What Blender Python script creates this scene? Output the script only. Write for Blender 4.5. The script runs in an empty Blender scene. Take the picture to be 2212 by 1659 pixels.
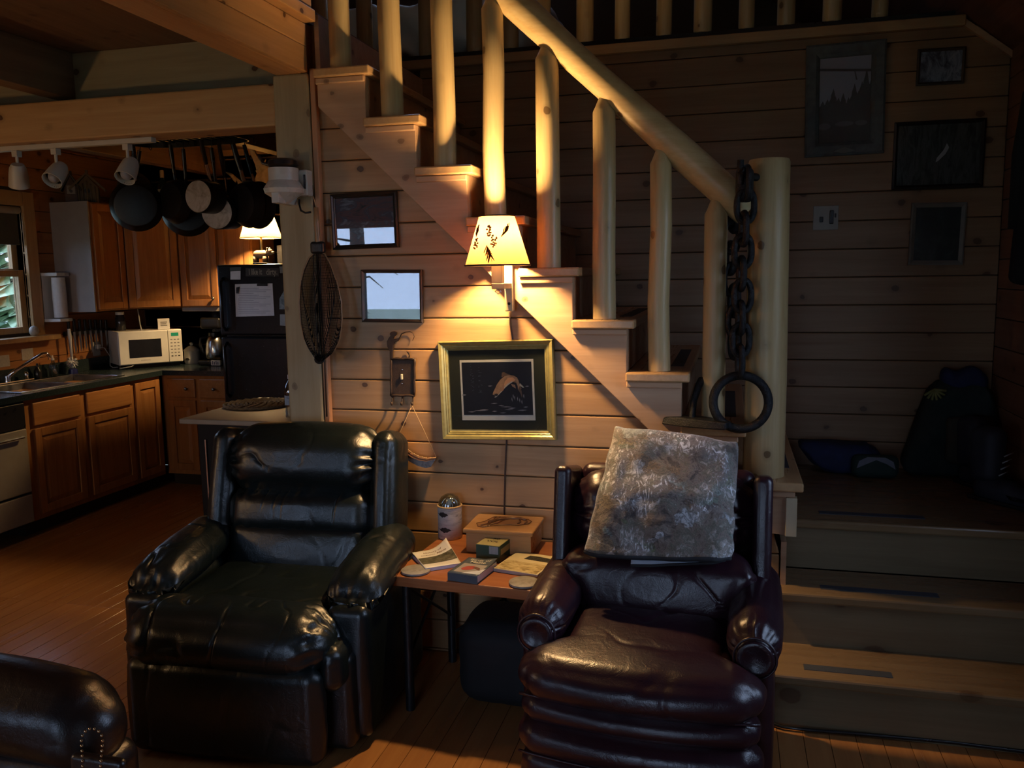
import bpy, math, random
import numpy as np
from mathutils import Vector, Matrix, noise

random.seed(7)
SC = bpy.context.scene
COL = SC.collection

# ------------------------------------------------------------------ camera
FOC = 1820.0                       # focal length in pixels of the 2212 x 1659 frame
YAW, PITCH, ROLL = math.radians(14.5), math.radians(-7.46), math.radians(-0.92)
CAM = Vector((0.0, 0.0, 1.6))
_r0 = Vector((1, 0, 0)); _f0 = Vector((0, math.cos(PITCH), math.sin(PITCH))); _u0 = Vector((0, -math.sin(PITCH), math.cos(PITCH)))
_r = math.cos(ROLL) * _r0 + math.sin(ROLL) * _u0
_u = -math.sin(ROLL) * _r0 + math.cos(ROLL) * _u0
_RZ = Matrix.Rotation(YAW, 3, 'Z')
CR, CU, CF = _RZ @ _r, _RZ @ _u, _RZ @ _f0
cd = bpy.data.cameras.new('camera'); cam = bpy.data.objects.new('camera', cd); COL.objects.link(cam)
cd.sensor_fit = 'HORIZONTAL'; cd.sensor_width = 36.0; cd.lens = FOC / 2212.0 * 36.0
cd.clip_start = 0.02; cd.clip_end = 200
cam.matrix_world = Matrix(((CR.x, CU.x, -CF.x, CAM.x), (CR.y, CU.y, -CF.y, CAM.y), (CR.z, CU.z, -CF.z, CAM.z), (0, 0, 0, 1)))
SC.camera = cam

# ------------------------------------------------------------------ sky, daylight, exposure
world = bpy.data.worlds.new('overcast_sky'); SC.world = world; world.use_nodes = True
bg = world.node_tree.nodes['Background']
bg.inputs[0].default_value = (0.50, 0.67, 1.0, 1); bg.inputs[1].default_value = 8.0
vs = SC.view_settings
vs.view_transform = 'Standard'; vs.look = 'None'; vs.gamma = 1.0; vs.use_curve_mapping = False; vs.exposure = 0.0
SC.display_settings.display_device = 'sRGB'
SC.cycles.use_denoising = True
SC.cycles.max_bounces = 8; SC.cycles.diffuse_bounces = 4; SC.cycles.glossy_bounces = 4
SC.cycles.transmission_bounces = 6; SC.cycles.transparent_max_bounces = 8
SC.cycles.sample_clamp_indirect = 4.0
SC.cycles.caustics_reflective = False; SC.cycles.caustics_refractive = False

def portal(name, loc, rot, sx, sy):
    """light portal filling a window opening (adds no light of its own)"""
    l = bpy.data.lights.new(name, 'AREA'); l.shape = 'RECTANGLE'; l.size = sx; l.size_y = sy
    l.cycles.is_portal = True
    o = bpy.data.objects.new(name, l); COL.objects.link(o); o.location = loc; o.rotation_euler = rot
    return o
PI = math.pi

# ------------------------------------------------------------------ measuring helpers: where a sight line meets a known plane
def ray(px, py):
    return CR * ((px - 1106.0) / FOC) - CU * ((py - 829.5) / FOC) + CF
def onX(px, py, v):
    d = ray(px, py); return CAM + d * ((v - CAM.x) / d.x)
def onY(px, py, v):
    d = ray(px, py); return CAM + d * ((v - CAM.y) / d.y)
def onZ(px, py, v):
    d = ray(px, py); return CAM + d * ((v - CAM.z) / d.z)

# ------------------------------------------------------------------ mesh builder
class MB:
    def __init__(s): s.v = []; s.f = []
    def add(s, vs, fs):
        b = len(s.v); s.v += [Vector(q) for q in vs]; s.f += [tuple(b + i for i in q) for q in fs]; return s
    def box(s, x0, x1, y0, y1, z0, z1):
        v = [(x0,y0,z0),(x1,y0,z0),(x1,y1,z0),(x0,y1,z0),(x0,y0,z1),(x1,y0,z1),(x1,y1,z1),(x0,y1,z1)]
        return s.add(v, [(0,3,2,1),(4,5,6,7),(0,1,5,4),(1,2,6,5),(2,3,7,6),(3,0,4,7)])
    def prism(s, poly, ax, a, b):
        """extrude a polygon: ax 'y' poly=(x,z), 'x' poly=(y,z), 'z' poly=(x,y)"""
        def P(q, t): return {'y': (q[0], t, q[1]), 'x': (t, q[0], q[1]), 'z': (q[0], q[1], t)}[ax]
        n = len(poly)
        v = [P(q, a) for q in poly] + [P(q, b) for q in poly]
        f = [tuple(range(n))[::-1], tuple(range(n, 2*n))] + [(i, (i+1) % n, n + (i+1) % n, n + i) for i in range(n)]
        return s.add(v, f)
    def tube(s, pts, r, n=10, closed=False, caps=True, flat=1.0):
        pts = [Vector(p) for p in pts]; m = len(pts)
        rr = r if isinstance(r, (list, tuple)) else [r] * m
        tans = []
        for i in range(m):
            if closed: t = pts[(i+1) % m] - pts[i-1]
            else: t = pts[min(i+1, m-1)] - pts[max(i-1, 0)]
            tans.append(t.normalized() if t.length > 1e-9 else Vector((0,0,1)))
        nrm = tans[0].orthogonal().normalized(); v = []
        for i in range(m):
            nrm = (nrm - tans[i] * nrm.dot(tans[i]))
            nrm = nrm.normalized() if nrm.length > 1e-6 else tans[i].orthogonal().normalized()
            bi = tans[i].cross(nrm)
            for k in range(n):
                a = 2 * PI * k / n
                v.append(pts[i] + (nrm * math.cos(a) + bi * math.sin(a) * flat) * rr[i])
        f = []
        for i in range(m if closed else m - 1):
            j = (i + 1) % m
            for k in range(n):
                f.append((i*n + k, i*n + (k+1) % n, j*n + (k+1) % n, j*n + k))
        if caps and not closed:
            f.append(tuple(range(n))[::-1]); f.append(tuple((m-1)*n + k for k in range(n)))
        return s.add(v, f)
    def lathe(s, prof, n=24, c=(0,0,0), mat=None, caps=True):
        """prof [(radius, height)] turned about the local z axis"""
        v = []; m = len(prof); M = mat or Matrix.Identity(3); c = Vector(c)
        for (r, h) in prof:
            for k in range(n):
                a = 2*PI*k/n
                v.append(c + M @ Vector((r*math.cos(a), r*math.sin(a), h)))
        f = [(i*n+k, i*n+(k+1) % n, (i+1)*n+(k+1) % n, (i+1)*n+k) for i in range(m-1) for k in range(n)]
        if caps:
            if prof[0][0] > 1e-5: f.append(tuple(range(n))[::-1])
            if prof[-1][0] > 1e-5: f.append(tuple((m-1)*n+k for k in range(n)))
        return s.add(v, f)
    def grid(s, fn, nu, nv):
        v = [fn(i/nu, j/nv) for i in range(nu+1) for j in range(nv+1)]
        f = [(i*(nv+1)+j, (i+1)*(nv+1)+j, (i+1)*(nv+1)+j+1, i*(nv+1)+j+1) for i in range(nu) for j in range(nv)]
        return s.add(v, f)
    def ball(s, c, r, n=12, m=8):
        c = Vector(c); rx, ry, rz = r if isinstance(r, (tuple, list)) else (r, r, r)
        return s.grid(lambda u, w: c + Vector((rx*math.cos(2*PI*u)*math.sin(PI*w), ry*math.sin(2*PI*u)*math.sin(PI*w), -rz*math.cos(PI*w))), n, m)
    def rbox(s, c, size, r, seg=6, fn=None, rot=None, rs=3):
        """upholstery block: box with rounded edges, seg cells per side, fn bends each point (unit p, point) -> point"""
        c = Vector(c); hx, hy, hz = [q/2 for q in size]; r = min(r, hx, hy, hz)
        segs = seg if isinstance(seg, (tuple, list)) else (seg, seg, seg)
        def coords(h, n):
            inner = h - r; a = []
            for i in range(rs): 
                t = PI/4 * (i/ rs); a.append(-inner - r*math.tan(PI/4 - t) if True else 0)
            for i in range(n + 1): a.append(-inner + 2*inner*i/n)
            for i in range(1, rs+1):
                t = PI/4 * (i/ rs); a.append(inner + r*math.tan(t))
            out = []
            for q in a:
                if not out or abs(q - out[-1]) > 1e-7: out.append(q)
            return out
        cx, cy, cz = coords(hx, segs[0]), coords(hy, segs[1]), coords(hz, segs[2])
        idx = {}; V = []; F = []
        def vid(x, y, z):
            k = (round(x, 6), round(y, 6), round(z, 6))
            if k in idx: return idx[k]
            p = Vector((x, y, z))
            q = Vector((max(-hx+r, min(hx-r, x)), max(-hy+r, min(hy-r, y)), max(-hz+r, min(hz-r, z))))
            d = p - q
            if d.length > 1e-9: p = q + d.normalized() * r
            if fn: p = Vector(fn(Vector((x/hx, y/hy, z/hz)), p))
            if rot: p = rot @ p
            idx[k] = len(V); V.append(p + c); return idx[k]
        def face(A, B, w, mk, flip):
            for i in range(len(A)-1):
                for j in range(len(B)-1):
                    q = [vid(*mk(A[i],B[j],w)), vid(*mk(A[i+1],B[j],w)), vid(*mk(A[i+1],B[j+1],w)), vid(*mk(A[i],B[j+1],w))]
                    F.append(tuple(q[::-1] if flip else q))
        face(cx, cy, hz, lambda a,b,w:(a,b,w), False); face(cx, cy, -hz, lambda a,b,w:(a,b,w), True)
        face(cx, cz, hy, lambda a,b,w:(a,w,b), True); face(cx, cz, -hy, lambda a,b,w:(a,w,b), False)
        face(cy, cz, hx, lambda a,b,w:(w,a,b), False); face(cy, cz, -hx, lambda a,b,w:(w,a,b), True)
        return s.add(V, F)
    def xf(s, M):
        s.v = [M @ q for q in s.v]; return s
    def build(s, name, mat, parent=None, smooth=False, world=False, bevel=0.0, label=None, kind=None, solid=0.0, subd=0):
        V = s.v
        if world and parent is not None:
            inv = parent_matrix(parent).inverted(); V = [inv @ q for q in V]
        me = bpy.data.meshes.new(name); me.from_pydata([tuple(q) for q in V], [], s.f); me.update()
        mats = mat if isinstance(mat, (list, tuple)) else [mat]
        for q in mats: me.materials.append(q)
        if smooth:
            me.polygons.foreach_set('use_smooth', [True] * len(me.polygons))
        o = bpy.data.objects.new(name, me); COL.objects.link(o)
        if parent is not None: o.parent = parent
        if smooth == 'auto':
            try: me.set_sharp_from_angle(angle=math.radians(38))
            except Exception: pass
        if solid:
            m = o.modifiers.new('thickness', 'SOLIDIFY'); m.thickness = solid; m.offset = 0
        if bevel:
            m = o.modifiers.new('edge', 'BEVEL'); m.width = bevel; m.segments = 2; m.limit_method = 'ANGLE'; m.angle_limit = math.radians(40)
        if subd:
            m = o.modifiers.new('smooth', 'SUBSURF'); m.levels = subd; m.render_levels = subd
        if label: o['label'] = label
        if kind: o['kind'] = kind
        return o

def parent_matrix(o):
    m = o.matrix_basis.copy()
    while o.parent is not None:
        o = o.parent; m = o.matrix_basis @ m
    return m
def thing(name, label, cat, loc=(0,0,0), rz=0.0, group=None, rot=None):
    o = bpy.data.objects.new(name, None); COL.objects.link(o)
    o.empty_display_size = 0.05; o.location = loc
    o.rotation_euler = rot if rot is not None else (0, 0, rz)
    o['label'] = label; o['category'] = cat
    if group: o['group'] = group
    return o
def tag(o, label, cat, group=None):
    o['label'] = label; o['category'] = cat
    if group: o['group'] = group
    return o
def struct(o, label=None):
    o['kind'] = 'structure'
    if label: o['label'] = label
    return o
def share(src, name, parent, loc=(0,0,0), rot=(0,0,0), scale=(1,1,1)):
    """another piece with the same mesh data"""
    o = bpy.data.objects.new(name, src.data); COL.objects.link(o)
    o.parent = parent; o.location = loc; o.rotation_euler = rot; o.scale = scale
    for m in src.modifiers:
        if m.type == 'BEVEL':
            q = o.modifiers.new('edge', 'BEVEL'); q.width = m.width; q.segments = m.segments; q.limit_method = 'ANGLE'; q.angle_limit = m.angle_limit
    return o
def lerp(a, b, t): return a + (b - a) * t
def fbm(p, s=1.0): return noise.noise(Vector(p) * s)

# ------------------------------------------------------------------ materials
MATS = {}
class NT:
    def __init__(s, name):
        s.m = bpy.data.materials.new(name); s.m.use_nodes = True; s.t = s.m.node_tree; s.n = s.t.nodes
        s.b = s.n['Principled BSDF']; s.out = s.n['Material Output']
    def node(s, ty, **kw):
        q = s.n.new(ty)
        for k, v in kw.items():
            if k.startswith('i_'): q.inputs[k[2:].replace('_', ' ')].default_value = v
            else: setattr(q, k, v)
        return q
    def link(s, a, b): s.t.links.new(a, b)
    def ramp(s, src, stops, interp='LINEAR'):
        r = s.n.new('ShaderNodeValToRGB'); r.color_ramp.interpolation = interp
        e = r.color_ramp.elements
        while len(e) < len(stops): e.new(0.5)
        for q, (p, c) in zip(e, stops):
            q.position = p; q.color = (c, c, c, 1) if isinstance(c, (int, float)) else (*c, 1)
        s.link(src, r.inputs[0]); return r.outputs[0]
    def mix(s, fac, a, b, mode='MIX'):
        q = s.n.new('ShaderNodeMix'); q.data_type = 'RGBA'; q.blend_type = mode; q.clamp_factor = True
        for val, i in ((fac, 0), (a, 6), (b, 7)):
            if isinstance(val, bpy.types.NodeSocket): s.link(val, q.inputs[i])
            elif isinstance(val, (int, float)) and i == 0: q.inputs[0].default_value = val
            else: q.inputs[i].default_value = (*val, 1) if not isinstance(val, (int, float)) else (val, val, val, 1)
        return q.outputs[2]
    def math(s, op, a, b=0.0, c=None):
        q = s.n.new('ShaderNodeMath'); q.operation = op
        for i, val in enumerate((a, b) if c is None else (a, b, c)):
            if isinstance(val, bpy.types.NodeSocket): s.link(val, q.inputs[i])
            else: q.inputs[i].default_value = val
        return q.outputs[0]
    def coords(s, scale=(1,1,1), rnd=True):
        tc = s.n.new('ShaderNodeTexCoord'); src = tc.outputs['Object']
        if rnd:
            oi = s.n.new('ShaderNodeObjectInfo')
            mu = s.n.new('ShaderNodeVectorMath'); mu.operation = 'SCALE'; mu.inputs[0].default_value = (37.0, 91.0, 53.0)
            s.link(oi.outputs['Random'], mu.inputs['Scale'])
            ad = s.n.new('ShaderNodeVectorMath'); ad.operation = 'ADD'
            s.link(src, ad.inputs[0]); s.link(mu.outputs[0], ad.inputs[1]); src = ad.outputs[0]
        s.raw = src
        mp = s.n.new('ShaderNodeMapping'); mp.inputs['Scale'].default_value = scale
        s.link(src, mp.inputs['Vector']); return mp.outputs[0]
    def noise(s, vec, scale, detail=4, rough=.55, dist=0.0):
        q = s.n.new('ShaderNodeTexNoise'); q.inputs['Scale'].default_value = scale; q.inputs['Detail'].default_value = detail
        q.inputs['Roughness'].default_value = rough; q.inputs['Distortion'].default_value = dist
        s.link(vec, q.inputs['Vector']); return q.outputs[0]
    def bump(s, h, strength=.3, dist=.01):
        q = s.n.new('ShaderNodeBump'); q.inputs['Strength'].default_value = strength; q.inputs['Distance'].default_value = dist
        s.link(h, q.inputs['Height']); s.link(q.outputs[0], s.b.inputs['Normal'])
    def col(s, c):
        if isinstance(c, bpy.types.NodeSocket): s.link(c, s.b.inputs['Base Color'])
        else: s.b.inputs['Base Color'].default_value = (*c, 1)
    def rough(s, r):
        if isinstance(r, bpy.types.NodeSocket): s.link(r, s.b.inputs['Roughness'])
        else: s.b.inputs['Roughness'].default_value = r

def plain(name, c, rough=.5, metal=0.0, var=0.12, scale=14.0, bump=0.0, spec=.5, coat=0.0):
    if name in MATS: return MATS[name]
    t = NT(name)
    v = t.coords((1,1,1)); n = t.noise(v, scale, 4)
    lo = tuple(q*(1-var) for q in c); hi = tuple(min(1, q*(1+var)) for q in c)
    t.col(t.ramp(n, [(.3, lo), (.7, hi)]))
    t.rough(t.math('MULTIPLY_ADD', n, .2, rough - .1)); t.b.inputs['Metallic'].default_value = metal
    t.b.inputs['Specular IOR Level'].default_value = spec; t.b.inputs['Coat Weight'].default_value = coat
    if bump: t.bump(t.noise(v, scale*6, 3), bump, .003)
    MATS[name] = t.m; return t.m

def wood(name, light, dark, axis='x', grain=1.0, knot=0.0, rough=.45, knotcol=(.07,.028,.012), ks=7.5, rnd=True, contrast=1.0, spec=.4, tone=.12):
    """pine / oak: streaks along one axis, round knots with a halo, each board a little different"""
    if name in MATS: return MATS[name]
    t = NT(name)
    a = {'x': (.55, 11, 11), 'y': (11, .55, 11), 'z': (11, 11, .55)}[axis]
    v = t.coords(tuple(q*grain for q in a), rnd)
    n1 = t.noise(v, 1.6, 6, .6, .5); n2 = t.noise(v, 7.0, 3, .6, .3)
    s = t.math('ADD', t.math('MULTIPLY', n1, .7), t.math('MULTIPLY', n2, .3))
    mid = tuple((p+q)/2 for p, q in zip(light, dark))
    c = t.ramp(s, [(.5 - .18*contrast, dark), (.5, mid), (.5 + .16*contrast, light)])
    if rnd:
        oi = t.n.new('ShaderNodeObjectInfo')
        c = t.mix(t.math('MULTIPLY', oi.outputs['Random'], tone*2), c, tuple(q*.55 for q in dark))
    if knot > 0:
        mp = t.n.new('ShaderNodeMapping'); sc = {'x': (.8, 1, 1), 'y': (1, .8, 1), 'z': (1, 1, .8)}[axis]
        mp.inputs['Scale'].default_value = sc; t.link(t.raw, mp.inputs['Vector'])
        wob = t.n.new('ShaderNodeVectorMath'); wob.operation = 'ADD'
        nv = t.n.new('ShaderNodeTexNoise'); nv.inputs['Scale'].default_value = 30; t.link(mp.outputs[0], nv.inputs['Vector'])
        sc2 = t.n.new('ShaderNodeVectorMath'); sc2.operation = 'SCALE'; sc2.inputs['Scale'].default_value = .012
        t.link(nv.outputs[1], sc2.inputs[0]); t.link(mp.outputs[0], wob.inputs[0]); t.link(sc2.outputs[0], wob.inputs[1])
        vo = t.n.new('ShaderNodeTexVoronoi'); vo.inputs['Scale'].default_value = ks; t.link(wob.outputs[0], vo.inputs['Vector'])
        d = vo.outputs['Distance']
        halo = t.ramp(d, [(.0, .6*knot), (.13, .38*knot), (.24, 0.0)])
        c = t.mix(halo, c, tuple(q*.5 for q in dark))
        core = t.ramp(d, [(.0, .75), (.085, .9*min(1, knot)), (.105, 1.0*min(1, knot)), (.125, 0.0)])
        c = t.mix(core, c, knotcol)
    t.col(c); t.rough(t.math('MULTIPLY_ADD', s, -.25, rough + .12))
    t.b.inputs['Specular IOR Level'].default_value = spec
    t.bump(s, .25, .004)
    MATS[name] = t.m; return t.m

def leather(name, c, c2, rough=.36):
    if name in MATS: return MATS[name]
    t = NT(name)
    v = t.coords((1,1,1), False)
    n = t.noise(v, 5, 5, .6, .4)
    t.col(t.ramp(n, [(.3, c), (.72, c2)]))
    t.rough(t.math('MULTIPLY_ADD', t.noise(v, 9, 3), .22, rough - .1))
    vo = t.n.new('ShaderNodeTexVoronoi'); vo.inputs['Scale'].default_value = 330; t.link(v, vo.inputs['Vector'])
    big = t.noise(v, 22, 4, .6, 1.2)
    h = t.math('ADD', t.math('MULTIPLY', vo.outputs['Distance'], .10), t.math('MULTIPLY', big, .9))
    t.bump(h, .30, .006)
    t.b.inputs['Specular IOR Level'].default_value = .55
    MATS[name] = t.m; return t.m

def glass_thin(name, refl=.06, tint=(1,1,1)):
    """thin window or picture glass: mostly see-through with a mirror film (fixed Fresnel weight)"""
    if name in MATS: return MATS[name]
    t = NT(name); t.n.remove(t.b)
    tr = t.node('ShaderNodeBsdfTransparent'); tr.inputs[0].default_value = (*tint, 1)
    gl = t.node('ShaderNodeBsdfGlossy'); gl.inputs['Roughness'].default_value = .01
    lw = t.node('ShaderNodeLayerWeight'); lw.inputs[0].default_value = .35
    f = t.math('MULTIPLY_ADD', lw.outputs['Fresnel'], .6, refl)
    mx = t.node('ShaderNodeMixShader'); t.link(f, mx.inputs[0]); t.link(tr.outputs[0], mx.inputs[1]); t.link(gl.outputs[0], mx.inputs[2])
    t.link(mx.outputs[0], t.out.inputs[0]); MATS[name] = t.m; return t.m

def shade_mat(name, c, trans=.6, emit=None, estr=0.0):
    if name in MATS: return MATS[name]
    t = NT(name); t.n.remove(t.b)
    v = t.coords((1,1,1), False); n = t.noise(v, 40, 4)
    cc = t.ramp(n, [(.3, tuple(q*.9 for q in c)), (.7, c)])
    df = t.node('ShaderNodeBsdfDiffuse'); tl = t.node('ShaderNodeBsdfTranslucent')
    t.link(cc, df.inputs[0]); t.link(cc, tl.inputs[0])
    mx = t.node('ShaderNodeMixShader'); mx.inputs[0].default_value = trans
    t.link(df.outputs[0], mx.inputs[1]); t.link(tl.outputs[0], mx.inputs[2]); t.link(mx.outputs[0], t.out.inputs[0])
    MATS[name] = t.m; return t.m

def emit_mat(name, c, s):
    if name in MATS: return MATS[name]
    t = NT(name); t.n.remove(t.b)
    e = t.node('ShaderNodeEmission'); e.inputs[0].default_value = (*c, 1); e.inputs[1].default_value = s
    t.link(e.outputs[0], t.out.inputs[0]); MATS[name] = t.m; return t.m

def blotch(name, cols, scale=9, stretch=(1,1,1), rough=.5, dist=.8, detail=6, spec=.3):
    """printed pictures, mottled fabric and bark: noise through a list of colours"""
    if name in MATS: return MATS[name]
    t = NT(name); v = t.coords(stretch, False)
    n = t.noise(v, scale, detail, .62, dist)
    k = len(cols); t.col(t.ramp(n, [(.25 + .5*i/(k-1), c) for i, c in enumerate(cols)]))
    t.rough(rough); t.b.inputs['Specular IOR Level'].default_value = spec
    MATS[name] = t.m; return t.m

def text_mesh(s, size, name, mat, parent, M, bold=0.0, shear=0.0, align='CENTER'):
    """lettering as a thin mesh; M places local x right / y up"""
    cu = bpy.data.curves.new('lettering', 'FONT'); cu.body = s; cu.size = size; cu.align_x = align; cu.align_y = 'CENTER'
    cu.offset = bold; cu.shear = shear; cu.resolution_u = 3
    ob = bpy.data.objects.new('lettering', cu); COL.objects.link(ob)
    dg = bpy.context.evaluated_depsgraph_get()
    me = bpy.data.meshes.new_from_object(ob.evaluated_get(dg)); me.name = name
    bpy.data.objects.remove(ob); bpy.data.curves.remove(cu)
    me.transform(M); me.materials.clear(); me.materials.append(mat)
    o = bpy.data.objects.new(name, me); COL.objects.link(o); o.parent = parent
    return o

# ------------------------------------------------------------------ palette
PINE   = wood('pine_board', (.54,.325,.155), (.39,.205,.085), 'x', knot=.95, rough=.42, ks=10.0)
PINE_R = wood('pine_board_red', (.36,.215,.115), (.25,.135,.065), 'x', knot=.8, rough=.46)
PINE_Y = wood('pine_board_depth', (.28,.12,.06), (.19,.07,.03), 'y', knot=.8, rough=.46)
KPINE  = wood('kitchen_pine', (.50,.23,.08), (.36,.14,.045), 'x', knot=.8, rough=.42)
KPINE_Y= wood('kitchen_pine_depth', (.50,.23,.08), (.36,.14,.045), 'y', knot=.8, rough=.42)
LOG    = wood('peeled_log', (.62,.47,.25), (.46,.31,.14), 'z', grain=1.3, knot=.8, rough=.38, ks=9.0, knotcol=(.09,.04,.015))
LOG_X  = wood('peeled_log_long', (.62,.47,.25), (.46,.31,.14), 'x', grain=1.3, knot=.7, rough=.36, ks=8.0)
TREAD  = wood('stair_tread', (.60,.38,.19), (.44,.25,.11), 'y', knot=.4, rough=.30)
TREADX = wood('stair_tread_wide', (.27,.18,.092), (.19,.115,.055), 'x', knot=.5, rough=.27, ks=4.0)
STRING = wood('stringer_pine', (.60,.38,.23), (.46,.27,.15), 'x', knot=.55, rough=.45, ks=10.0)
BEAM   = wood('beam_pine', (.56,.34,.15), (.42,.22,.085), 'x', knot=1.1, rough=.5, ks=9.0)
BEAM_Y = wood('beam_pine_depth', (.55,.30,.13), (.40,.20,.08), 'y', knot=1.0, rough=.5, ks=8.0)
POSTW  = wood('post_timber', (.42,.33,.19), (.31,.23,.12), 'z', knot=.5, rough=.5)
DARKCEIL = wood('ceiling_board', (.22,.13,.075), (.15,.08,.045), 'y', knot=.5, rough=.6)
FLOORW = wood('floor_plank', (.50,.23,.075), (.36,.145,.045), 'y', knot=0, rough=.25, contrast=1.2, tone=.10, spec=.5)
OAK    = wood('oak_cabinet', (.46,.215,.075), (.33,.135,.042), 'z', grain=1.8, knot=0, rough=.36, tone=.06)
OAK_H  = wood('oak_cabinet_rail', (.46,.215,.075), (.33,.135,.042), 'y', grain=1.8, knot=0, rough=.36, tone=.06)
GREYPANEL = plain('cabinet_end_panel', (.34,.30,.28), .32, var=.05)  # grey stands in for window light reflected on the oak end panel
BLACK  = plain('black_iron', (.012,.012,.013), .42, .3, var=.3, scale=40, bump=.3)
BLACKP = plain('black_plastic', (.010,.010,.011), .30, var=.2)
WHITEP = plain('white_plastic', (.72,.72,.70), .35, var=.04)
PAPER  = plain('paper', (.74,.74,.76), .7, var=.05, scale=30)
STEEL  = plain('stainless_steel', (.55,.56,.58), .22, 1.0, var=.06)
CHROME = plain('chrome', (.75,.76,.78), .1, 1.0, var=.03)
GLASS  = glass_thin('window_glass', .04)
CORDM  = plain('dark_cord', (.05,.022,.012), .5)
DARKBACK = plain('dark_backing', (.03,.018,.01), .8)

WY = 3.24       # face of the boarded wall under the stair
BY = 4.43       # face of the wall behind the stair
RX = 1.22       # face of the right-hand wall
KX, KY = -4.83, 6.20   # kitchen wall faces
RIDGE_X, EAVE_Z, PITCHK = -1.80, 2.57, .84
REAR = -2.6
def roofz(x): return EAVE_Z + PITCHK * (RX - x if x > RIDGE_X else x - (2*RIDGE_X - RX))

# ------------------------------------------------------------------ floor of narrow planks running away from the camera
fl = struct(MB().box(KX, RX, REAR, KY, -.06, -.006).build('floor', DARKBACK), 'warm brown wood plank floor')
PW = .0865
npl = int((RX - KX) / PW); seg = [(REAR, 1.10), (1.10, 3.35), (3.35, KY)]
protos = [MB().box(0, PW - .0015, 0, b - a - .002, -.006, 0).build('plank', FLOORW, fl, bevel=.0012) for a, b in seg]
for i in range(npl + 1):
    for q, (a, b) in enumerate(seg):
        x = KX + i * PW
        if i == npl and x + PW > RX + .01: continue
        off = 0.0
        if i == 0: o = protos[q]
        else: o = share(protos[q], 'plank', fl)
        o.location = (x, a + off, 0)

# ------------------------------------------------------------------ boarded wall under the stair
NOSE0, RUN, ZT9, RISE = .275, .2066, .822, .1995
def nose(k): return NOSE0 - RUN * (9 - k)
def ztr(k): return ZT9 + RISE * (9 - k)
def strlow(x): return 1.5 - .966 * (x + .81)          # lower edge of the stringer
def xlow(z): return -.81 + (1.5 - z) / .966
ws = struct(MB().prism([(-1.66, 0), (.20, 0), (.20, .55), (-1.66, 2.30)], 'y', WY + .016, WY + .05).build('wall_stair', DARKBACK), 'pine board wall under the stair')
BH = .1284; z0 = .527 - 4 * BH
z = z0 - BH
while z < 2.36:
    a, b = max(z, .001), z + BH
    if b > .01:
        xa, xb = min(.20, xlow(a) + .10), min(.20, xlow(b) + .10)
        if xb > -1.6:
            pts = [(-1.66, a + .0015), (xa, a + .0015), (xb, b - .0015), (-1.66, b - .0015)]
            MB().prism(pts, 'y', WY, WY + .018).build('board', PINE, ws, bevel=.005)
    z += BH

# ------------------------------------------------------------------ wall behind the stair, with its ledge
wb = struct(MB().box(-1.63, RX, BY + .02, BY + .06, 0, 2.619).build('wall_back', DARKBACK), 'knotty pine board wall behind the staircase')
BH2 = .1358; z = .878 - 6 * BH2
while z < 2.70:
    a, b = z + .0015, min(z + BH2 - .0015, 2.69)
    if b > .3:
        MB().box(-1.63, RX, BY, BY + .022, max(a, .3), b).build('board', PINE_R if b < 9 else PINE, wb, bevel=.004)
    z += BH2
struct(MB().box(-2.6, 1.02, BY - .035, BY + .10, 2.688, 2.735).build('trim_1', wood('ledge_pine', (.56,.36,.18), (.42,.24,.11), 'x', knot=.9, ks=6), bevel=.005), 'pine ledge board along the loft edge above the staircase')
struct(MB().prism([(1.00, 2.735), (1.22, 2.565), (1.22, 2.535), (1.00, 2.70)], 'y', BY - .02, BY).build('trim_2', STRING), 'sloping pine trim where the back wall meets the roof')

# ------------------------------------------------------------------ right-hand wall (window beyond the picture edge lets in side daylight)
WRY0, WRY1, WRZ0, WRZ1 = 1.80, 2.72, .95, 2.15
wr = struct(MB().box(RX + .02, RX + .10, REAR, WRY0, 0, 2.57).box(RX + .02, RX + .10, WRY1, 6.25, 0, 2.57)
            .box(RX + .02, RX + .10, WRY0, WRY1, 0, WRZ0).box(RX + .02, RX + .10, WRY0, WRY1, WRZ1, 2.57).build('wall_right', DARKBACK), 'dark red brown board wall beside the landing')
z = 0.0
while z < 2.5:
    for (a, b) in ((REAR, WRY0), (WRY1, BY)):
        if not (WRZ0 - .1 < z < WRZ1) or True:
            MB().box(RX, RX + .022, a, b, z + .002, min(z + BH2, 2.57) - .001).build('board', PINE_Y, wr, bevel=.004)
    z += BH2
w3 = struct(MB().box(RX - .01, RX + .11, WRY0 - .07, WRY0, WRZ0 - .07, WRZ1 + .07).box(RX - .01, RX + .11, WRY1, WRY1 + .07, WRZ0 - .07, WRZ1 + .07)
            .box(RX - .01, RX + .11, WRY0, WRY1, WRZ0 - .07, WRZ0).box(RX - .01, RX + .11, WRY0, WRY1, WRZ1, WRZ1 + .07)
            .box(RX + .03, RX + .07, WRY0, WRY1, (WRZ0+WRZ1)/2 - .02, (WRZ0+WRZ1)/2 + .02).build('window_3', STRING), 'pine framed side window')
MB().box(RX + .045, RX + .05, WRY0, WRY1, WRZ0, WRZ1).build('pane', GLASS, w3)
portal('side_window_portal', (RX + .12, (WRY0+WRY1)/2, (WRZ0+WRZ1)/2), (0, PI/2, 0), WRZ1 - WRZ0, WRY1 - WRY0)

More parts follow.
